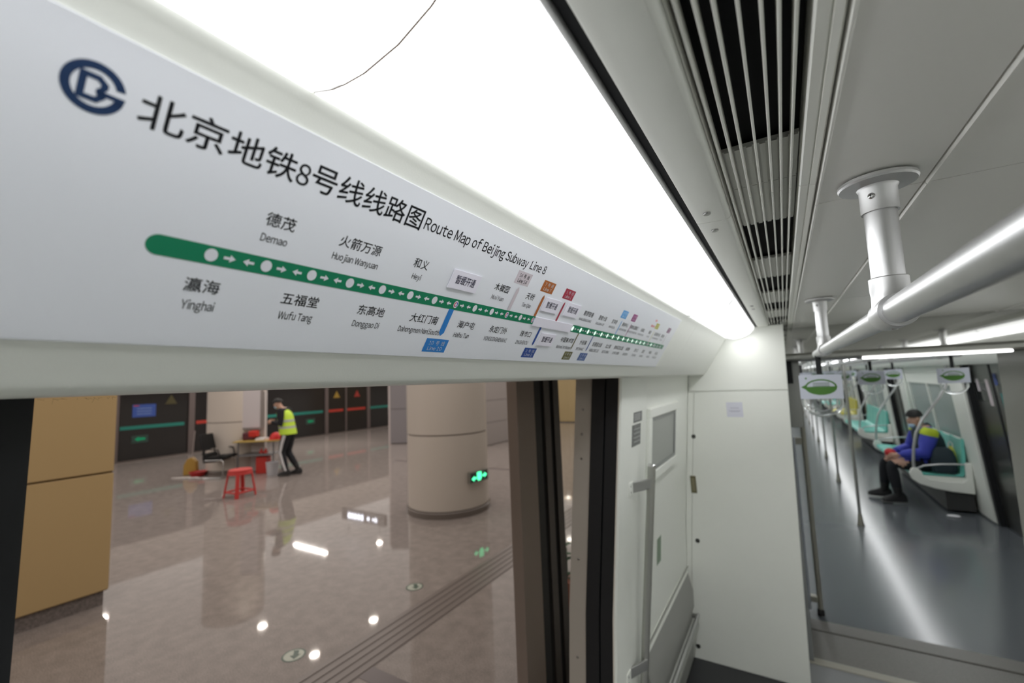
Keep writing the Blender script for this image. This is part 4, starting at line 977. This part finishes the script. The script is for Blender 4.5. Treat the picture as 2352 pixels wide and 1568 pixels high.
obj('bag_body', MB().obox(p+Vector((0, 0, .09)), dt_*.13, dn*.08, (0, 0, .09)), mat('bag_plum', (.10, .02, .03), .6), b1, bevel=.03)
obj('bag_flap', MB().obox(p+dt_*.10+Vector((0, 0, .14)), dt_*.09, dn*.085, (0, 0, .07)), mat('bag_red', (.55, .03, .02), .6), b1, bevel=.025)
p = ondesk(.36, .02); hm = thing('helmet', 'round red hard hat on the right end of the desk', 'helmet', tuple(p))
obj('shell', MB().lathe([(.13, .0), (.125, .05), (.10, .11), (.06, .145), (.0, .158)], p, n=20), mat('helmet_red', (.62, .02, .02), .4), hm)
obj('brim', MB().lathe([(.13, 0), (.155, .002), (.155, .012), (.13, .014)], p, n=20), mat('helmet_red', (.62, .02, .02), .4), hm)
p = ondesk(.06, .05); tag(obj('paper_stack', MB().obox(p+Vector((0, 0, .022)), dt_*.095, dn*.11, (0, 0, .022)), mat('paper_white', (.75, .75, .78), .7)), 'white papers lying in the middle of the desk', 'papers')
p = dc+dt_*.08+dn*.02; rb = thing('fire_box', 'red box with extinguishers on the floor under the desk', 'box', (p.x, p.y, 0))
obj('box_body', MB().obox(p+Vector((0, 0, .19)), dt_*.12, dn*.10, (0, 0, .19)), mat('box_red', (.55, .04, .03), .5), rb, bevel=.01)
for k in (-.05, .05): 
    q = p+dt_*k; obj('cylinder', MB().lathe([(.045, .0), (.045, .10), (.02, .14), (.015, .17)], (q.x, q.y, .381), n=14), mat('box_red', (.55, .04, .03), .5), rb)
bk = thing('bucket', 'pale grey bucket on the floor by the worker\'s feet', 'bucket', (-9.80, 5.57, 0))
obj('pail', MB().lathe([(.0, .002), (.105, .002), (.13, .27), (.137, .275), (.137, .285), (.124, .285), (.100, .012), (0, .012)], (-9.80, 5.57, 0), n=24), mat('bucket_grey', (.52, .52, .55), .4), bk, ang=.5)
obj('bail', MB().tube([(-9.80+.13*math.cos(t_)*.85, 5.57+.13*math.cos(t_)*.52, .27+.13*abs(math.sin(t_))) for t_ in [PI*k/10 for k in range(11)]], .004, 6), MET, bk)

# office chair, back to the left
ch = thing('office_chair', 'black cantilever office chair facing the desk', 'chair', (-10.80, 4.98, 0), R(31.6))
CB = mat('chair_black', (.007, .007, .008), .7)
def lring(w_, pts): return [[(x, y, z) for x, z in pts] for y in w_]
bk_ = [(-.27, .52), (-.235, .50), (-.30, .72), (-.36, .955), (-.39, .95), (-.34, .72)]
obj('backrest', MB().prism([(-.285, .62), (-.250, .62), (-.335, .955), (-.375, .955)], lambda p: (p[0], -.21, p[1]), lambda p: (p[0], .21, p[1])), CB, ch, local=True, bevel=.012)
obj('lower_back', MB().prism([(-.285, .40), (-.22, .40), (-.20, .50), (-.235, .545), (-.275, .545)], lambda p: (p[0], -.20, p[1]), lambda p: (p[0], .20, p[1])), CB, ch, local=True, bevel=.012)
for s in (-1, 1): obj('back_upright', MB().tube([(-.25, .17*s, .50), (-.268, .17*s, .63)], .012, 8), CB, ch, local=True)
obj('seat', MB().loft([[(x, y*(.21 if x < .2 else .19), z+.012*abs(y)) for y, z in ((-1, t0), (-.5, t0+.012), (.5, t0+.012), (1, t0), (1, t0-.12+.08*max(0, x/.25)), (-1, t0-.12+.08*max(0, x/.25)))] for x, t0 in ((-.26, .45), (-.18, .455), (0, .46), (.15, .475), (.25, .465))]), CB, ch, local=True, bevel=.006)
for s in (-1, 1):
    obj('leg', MB().tube([(-.20, .23*s, .40), (.16, .23*s, .40), (.20, .23*s, .36), (.20, .23*s, .06), (.17, .23*s, .02), (-.22, .23*s, .02)], .0125, 8), mat('leg_chrome', (.55, .55, .55), .25, 1.0), ch, local=True)
    obj('armrest', MB().tube([(-.24, .25*s, .52), (-.22, .25*s, .62), (-.10, .25*s, .64), (.10, .25*s, .62), (.13, .25*s, .52), (.12, .25*s, .44)], .014, 8), CB, ch, local=True)

# red plastic stool
st = thing('plastic_stool', 'red plastic stool standing alone on the platform floor', 'stool', (-8.45, 4.22, 0), R(8))
RP = mat('stool_red', (.60, .055, .05), .4)
obj('seat', MB().prism([(.185*math.cos(a), .185*math.sin(a)) for a in [2*PI*k/24 for k in range(24)]], lambda p: (p[0]*1.02, p[1]*1.02, .445), lambda p: (p[0], p[1], .472)), RP, st, local=True, bevel=.006)
obj('apron', MB().lathe([(.184, .39), (.192, .39), (.182, .448), (.170, .448)], (0, 0, 0), n=24), RP, st, local=True)
for sx, sy in ((1, 1), (1, -1), (-1, 1), (-1, -1)):
    a, b = Vector((.125*sx, .125*sy, .44)), Vector((.175*sx, .175*sy, .0))
    l = Vector((-sy, sx, 0)).normalized()*.029; o_ = Vector((sx, sy, 0)).normalized()*.012
    obj('leg', MB().add([a-l-o_, a+l-o_, a+l+o_, a-l+o_, b-l*1.15-o_, b+l*1.15-o_, b+l*1.15+o_, b-l*1.15+o_], [(0, 1, 2, 3), (7, 6, 5, 4), (0, 4, 5, 1), (1, 5, 6, 2), (2, 6, 7, 3), (3, 7, 4, 0)]), RP, st, local=True, bevel=.004)
for (ax_, ay_), (bx_, by_) in (((1, 1), (1, -1)), ((1, -1), (-1, -1)), ((-1, -1), (-1, 1)), ((-1, 1), (1, 1))):
    k = .165
    obj('stretcher', MB().tube([(k*ax_, k*ay_, .09), (k*bx_, k*by_, .09)], .017, 6), RP, st, local=True)

# sweeping gear left of the far column
dp = thing('dustpan', 'yellow upright dustpan leaning beside the far column', 'dustpan', (-11.80, 4.78, 0))
YD = mat('pan_yellow', (.42, .25, .05), .5)
obj('pan', MB().prism([(-.16, 0), (.16, 0), (.13, .30), (.03, .40), (-.07, .36), (-.15, .22)], lambda p: (-11.80+p[0]*.85, 4.78+p[0]*.5, p[1]+.004), lambda p: (-11.80+p[0]*.85-.06, 4.78+p[0]*.5+.09, p[1]+.004)), YD, dp, bevel=.01)
obj('handle', MB().tube([(-11.80, 4.82, .34), (-11.83, 4.88, 1.0)], .011, 8), mat('handle_grey', (.35, .30, .29), .5), dp)
rp = thing('red_basin', 'shallow red basin on the floor in front of the far column', 'basin', (-11.42, 4.83, 0))
obj('bowl', MB().lathe([(0, .004), (.13, .004), (.175, .095), (.185, .10), (.172, .103), (.125, .016), (0, .016)], (-11.50, 4.83, 0), n=24), mat('basin_red', (.50, .03, .03), .4), rp, ang=.5)
obj('rag', MB().ell((-11.50, 4.83, .06), (.11, .10, .04), 14, 8), mat('rag_red', (.35, .03, .03), .8), rp)
random.seed(11); g = MB(); pts = []
for i in range(14):
    t_ = i/13; pts.append((-11.75+.85*t_+random.uniform(-.02, .02), 4.42+.36*t_+random.uniform(-.03, .03), .022))
g.tube(pts, [.012+.03*math.sin(PI*min(1, (i+.6)/14)) for i in range(14)], 8); g.v = [(x, y, max(.001, z*.55)) for x, y, z in g.v]
tag(obj('floor_cloth', g, mat('cloth_white', (.62, .58, .56), .9)), 'crumpled white cloth trailing across the floor by the far column', 'cloth')

# grey stone block and pillar further back
gb = thing('stone_block', 'grey panelled stone block behind the near column on the right', 'wall block', (-7.6, 11.5, 0))
GS = mat('stone_grey', (.34, .31, .30), .4); GJ = mat('stone_joint', (.16, .15, .145), .5)
for k in range(5): obj('panel', MB().box((-7.95, 10.4, .02+.655*k), (-7.60, 14.4, .655*(k+1)+.005)), GS, gb, bevel=.003)
obj('core', MB().box((-7.93, 10.42, 0), (-7.612, 14.38, 3.28)), GJ, gb)
gp2 = thing('stone_pillar', 'grey square pillar seen left of the near column', 'pillar', (-10.9, 10.5, 0))
pc = Vector((-10.85, 10.60, 0)); 
for k in range(3): obj('panel', MB().obox(pc+Vector((0, 0, .02+.55+1.1*k)), Vector((.34, .20, 0)), Vector((-.16, .27, 0)), (0, 0, .542)), mat('pillar_grey', (.27, .255, .27), .4), gp2, bevel=.003)
obj('edge_strip', MB().obox(pc+Vector((-.36, -.21, 1.6)), Vector((.035, .02, 0)), Vector((-.15, .25, 0)), (0, 0, 1.6)), mat('strip_pale', (.62, .56, .55), .4), gp2)
obj('core', MB().obox(pc+Vector((0, 0, 1.6)), Vector((.32, .19, 0)), Vector((-.15, .25, 0)), (0, 0, 1.6)), GJ, gp2)
yw = thing('panel_wall', 'yellow panelled wall far behind, seen through the gap beside the train door', 'wall block', (-8, 18.5, 0))
for k in range(3): obj('panel', MB().box((-10.5+1.6*k, 17.8, .04), (-8.92+1.6*k, 18.4, 3.2)), mat('panel_far', (.50, .38, .20), .4), yw, bevel=.004)
obj('skirting', MB().box((-10.5, 17.83, 0), (-5.72, 18.4, .04)), GJ, yw)
# potted plant in the gap behind the screen door post
pp = thing('potted_plant', 'small leafy plant in a red brown pot behind the screen door', 'plant', (-1.62, 3.33, 0))
obj('pot', MB().lathe([(0, 0), (.06, 0), (.085, .22), (.092, .22), (.092, .24), (.075, .24)], (-1.62, 3.33, 0.0), n=20), mat('pot_red', (.28, .07, .03), .5), pp)
obj('stem', MB().tube([(-1.62, 3.33, .2), (-1.615, 3.325, .48)], .006, 6), mat('leaf_dark', (.02, .09, .03), .5), pp)
for k in range(22):
    a = k*2.4; h = .24+.27*((k*7) % 22)/22; r_ = .055+.035*((k*5) % 7)/7
    d = Vector((math.cos(a), math.sin(a), .35)); b = Vector((-1.62, 3.33, h)); l = Vector((-math.sin(a), math.cos(a), 0))*.022
    obj('leaf', MB().add([b, b+d*r_*.5+l, b+d*r_+Vector((0, 0, -.015)), b+d*r_*.5-l, b+d*r_*.5+Vector((0, 0, .006))], [(0, 1, 4), (1, 2, 4), (2, 3, 4), (3, 0, 4)]), mat('leaf_dark', (.02, .09, .03), .5), pp, smooth=False)

# far platform screen doors
far = struct('door_10', loc=(-16.3, 10, 0))
PG = mat('screen_glass', (.022, .020, .020), .12); POST = mat('post_grey', (.17, .14, .135), .4, .5)
STG = mat('stripe_green', (.015, .20, .16), .5); STR = mat('stripe_red', (.45, .035, .02), .5)
EXF = mat('exit_reflection_glow', (.0, .16, .07), .4, emit=(0, .85, .35), es=.10)
segs = [(-1.5, 1.6, 'g'), (1.7, 4.7, 'g'), (4.8, 6.5, 'g'), (6.72, 7.2, 'r'), (7.3, 8.0, 'r'), (8.1, 11.42, 'g'), (11.58, 12.40, 'r'), (12.50, 13.58, 'r'), (13.75, 16.2, 'g'), (16.4, 18.0, 'r'), (18.2, 20.5, 'g'), (20.7, 30, 'g')]
for a, b, k in segs:
    pn = obj('screen_panel', MB().box((-16.34, a, .04), (-16.30, b, 2.3)), PG, far)
    obj('stripe', MB().box((-16.30, a+.03, .905), (-16.297, b-.08, 1.005)), STG if k == 'g' else STR, pn)
for y, w_ in ((1.65, .10), (4.75, .08), (6.61, .17), (7.25, .05), (8.05, .08), (11.5, .15), (12.45, .07), (13.66, .16), (16.3, .12), (18.1, .12), (20.6, .12)):
    obj('post', MB().box((-16.36, y-w_/2, 0), (-16.26, y+w_/2, 2.3)), POST, far)
obj('header', MB().box((-16.6, -6, 2.3), (-16.2, 30, 3.3)), mat('header_pale', (.62, .58, .54), .5), far)
obj('sill', MB().box((-16.5, -6, 0), (-16.1, 30, .03)), mat('sill_brown', (.12, .10, .09), .4), far)
tag(obj('platform_notice', MB().box((-16.298, 5.10, 1.25), (-16.29, 5.66, 1.62)), mat('notice_blue', (.04, .09, .36), .5)), 'blue notice on the dark far screen doors, left of the round column', 'notice'); pn_ = bpy.data.objects['platform_notice']; pn_['_w'] = (0, 0, 0)
for k in range(3): obj('print_line', MB().box((-16.2895, 5.2, 1.33+.08*k), (-16.2885, 5.56, 1.35+.08*k)), mat('print_blue_pale', (.20, .28, .50), .5), pn_)
obj('print_line', MB().box((-16.2895, 5.12, 1.57), (-16.2885, 5.25, 1.60)), STR, pn_)
for y, l in ((5.30, 'left green evacuation light low on the far screen doors, under the blue notice'), (10.78, 'right green evacuation light low on the far screen doors, behind the worker')):  # glowing arrows on dark boxes, added for the exit light's green reflection
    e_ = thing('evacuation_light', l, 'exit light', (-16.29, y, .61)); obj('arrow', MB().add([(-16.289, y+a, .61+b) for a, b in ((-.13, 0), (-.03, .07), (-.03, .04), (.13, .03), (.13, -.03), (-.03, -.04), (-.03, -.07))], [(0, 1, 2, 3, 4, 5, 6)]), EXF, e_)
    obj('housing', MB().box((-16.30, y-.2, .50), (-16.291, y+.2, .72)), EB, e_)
for y, z, m in ((6.05, 1.72, mat('tag_yellow', (.07, .06, .02), .5)), (12.0, 1.62, mat('tag_amber', (.35, .22, .03), .5)), (13.05, 1.62, mat('tag_red', (.35, .03, .02), .5))):
    s_ = .16; g = MB().prism([(y-s_, z-.13), (y+s_, z-.13), (y, z+.16)], lambda p: (-16.30, p[0], p[1]), lambda p: (-16.293, p[0], p[1]))
    tag(obj('warning_sticker', g, m), {6.05: 'dim yellow sticker on the far screen doors next to the grey post', 12.0: 'amber triangular sticker on the far screen door above the red stripe', 13.05: 'red triangular sticker on the far screen door above the red stripe'}[y], 'sticker')
tag(obj('platform_notice', MB().box((-16.298, 15.0, 1.3), (-16.29, 15.4, 1.7)), mat('notice_blue2', (.05, .10, .40), .5)), 'small blue notice at the end of the far screen doors near the grey pillar', 'notice')

# floor arrows
FA = mat('arrow_dark', (.035, .075, .05), .35); FW = mat('arrow_pale', (.42, .45, .38), .35)
for x, y, l in ((-3.05, 1.90, 'round green arrow sticker on the platform floor, the near one'), (-3.03, 3.05, 'round green arrow sticker on the platform floor, the far one')):
    t = thing('floor_sticker', l, 'sticker', (x, y, 0)); t['_w'] = (x, y, 0)
    D = lambda r, z, m, n_: obj(n_, MB().add([(x+r*math.cos(2*PI*k/28), y+r*math.sin(2*PI*k/28), z) for k in range(28)], [tuple(range(28))]), m, t, smooth=False)
    D(.078, .0012, FA, 'disc'); D(.066, .0016, FW, 'disc_print')
    obj('arrow_print', MB().add([(x+a, y+b, .0020) for a, b in ((-.052, .03), (-.02, .055), (.018, .02), (.030, .035), (.045, -.028), (-.018, -.020), (-.002, -.006), (-.030, .020))], [tuple(range(8))]), FA, t, smooth=False)

# ------------------------------------------------------------------ station lighting
DL = [(-10.2, 5.62), (-8.17, 6.95), (-8.19, 5.53), (-11.84, 10.35), (-6.25, 10.15), (-6.33, 13.32), (-3.2, 3.2), (-3.2, -1.0), (-12.2, 0.5), (-8.2, -0.5), (-3.2, 8.0), (-12.5, 15.0), (-8.5, 18.0), (-4.5, 17.0), (-14.0, 4.0), (-10.5, 24.0), (-4.5, 24.0)]
RIM = mat('lamp_rim', (.5, .5, .5), .4)
for i, (x, y) in enumerate(DL):
    t = thing('downlight', 'round recessed downlight in the station ceiling above the platform, out of the picture', 'light', (x, y, 3.29), group='station downlights')
    obj('rim', MB().lathe([(.085, 0), (.105, 0), (.105, .012), (.085, .012)], (x, y, 3.284), n=20), RIM, t)
    ld = bpy.data.lights.new('lamp', 'AREA'); ld.shape = 'DISK'; ld.size = .16; ld.energy = STATION_W; ld.color = (1.0, .90, .80)
    lo = bpy.data.objects.new('lamp', ld); COL.objects.link(lo); lo.parent = t; lo.location = (0, 0, -.012)
for x, y, a, L_, e in ((-13.45, 8.9, R(0), 1.7, 60), (-9.5, 9.5, R(0), 1.7, 0), (-12.5, 22.5, R(0), 2.4, 60), (-9.8, -3.2, 0, 2.4, 40)):
    if not e: continue
    t = thing('tube_light', 'linear ceiling lamp of the station, out of the picture', 'light', (x, y, 3.25), a, group='station tube lamps')
    obj('housing', MB().box((-L_/2-.03, -.06, .0), (L_/2+.03, .06, .05)), RIM, t, local=True)
    ld = bpy.data.lights.new('lamp', 'AREA'); ld.shape = 'RECTANGLE'; ld.size = L_; ld.size_y = .10; ld.energy = e; ld.color = (1.0, .93, .85)
    lo = bpy.data.objects.new('lamp', ld); COL.objects.link(lo); lo.parent = t; lo.location = (0, 0, -.008)
# added area light under the ceiling: even fill for the station hall
for x, y, sx, sy in ((-9.6, 14.0, 15.5, 38),):
    t = thing('luminous_ceiling', 'large softly glowing ceiling field of the station, out of the picture', 'light', (x, y, 3.28), group='luminous ceiling fields')
    obj('frame', MB().box((-sx/2-.05, -sy/2-.05, .004), (sx/2+.05, sy/2+.05, .015)), RIM, t, local=True)
    ld = bpy.data.lights.new('lamp', 'AREA'); ld.shape = 'RECTANGLE'; ld.size = sx; ld.size_y = sy; ld.energy = STATION_FILL*sx*sy; ld.color = (1.0, .93, .87)
    lo = bpy.data.objects.new('lamp', ld); COL.objects.link(lo); lo.parent = t

hs = thing('hanging_sign', 'lit hanging direction sign of the station, seen only as a reflection in the floor', 'sign', (-12.8, 10.45, 2.6))
obj('sign_box', MB().box((-13.9, 10.44, 2.42), (-11.7, 10.56, 2.78)), mat('sign_dark', (.03, .03, .035), .4), hs, bevel=.005)
SL = mat('sign_lit', (.8, .8, .9), .4, emit=(.85, .88, 1.0), es=7)
for k in range(5): obj('lit_mark', MB().box((-13.55+.17*k, 10.43, 2.53), (-13.43+.17*k, 10.439, 2.70)), SL, hs)
obj('lit_mark', MB().box((-12.55, 10.43, 2.57), (-12.43, 10.439, 2.66)), SL, hs)
obj('lit_arrow', MB().add([(-12.30+a, 10.43, 2.615+b) for a, b in ((0, -.03), (.16, -.03), (.16, -.09), (.28, 0), (.16, .09), (.16, .03), (0, .03))], [tuple(range(7))]), SL, hs)
for x in (-13.6, -12.0): obj('hanger', MB().tube([(x, 10.5, 2.78), (x, 10.5, 3.3)], .012, 8), STEELD, hs)

# ------------------------------------------------------------------ tidy up
for o in bpy.data.objects:
    if '_w' in o.keys(): del o['_w']
for o in [o for o in bpy.data.objects if o.name.startswith(('g', 'sk')) and o.name in ('g', 'sk')]: bpy.data.objects.remove(o)
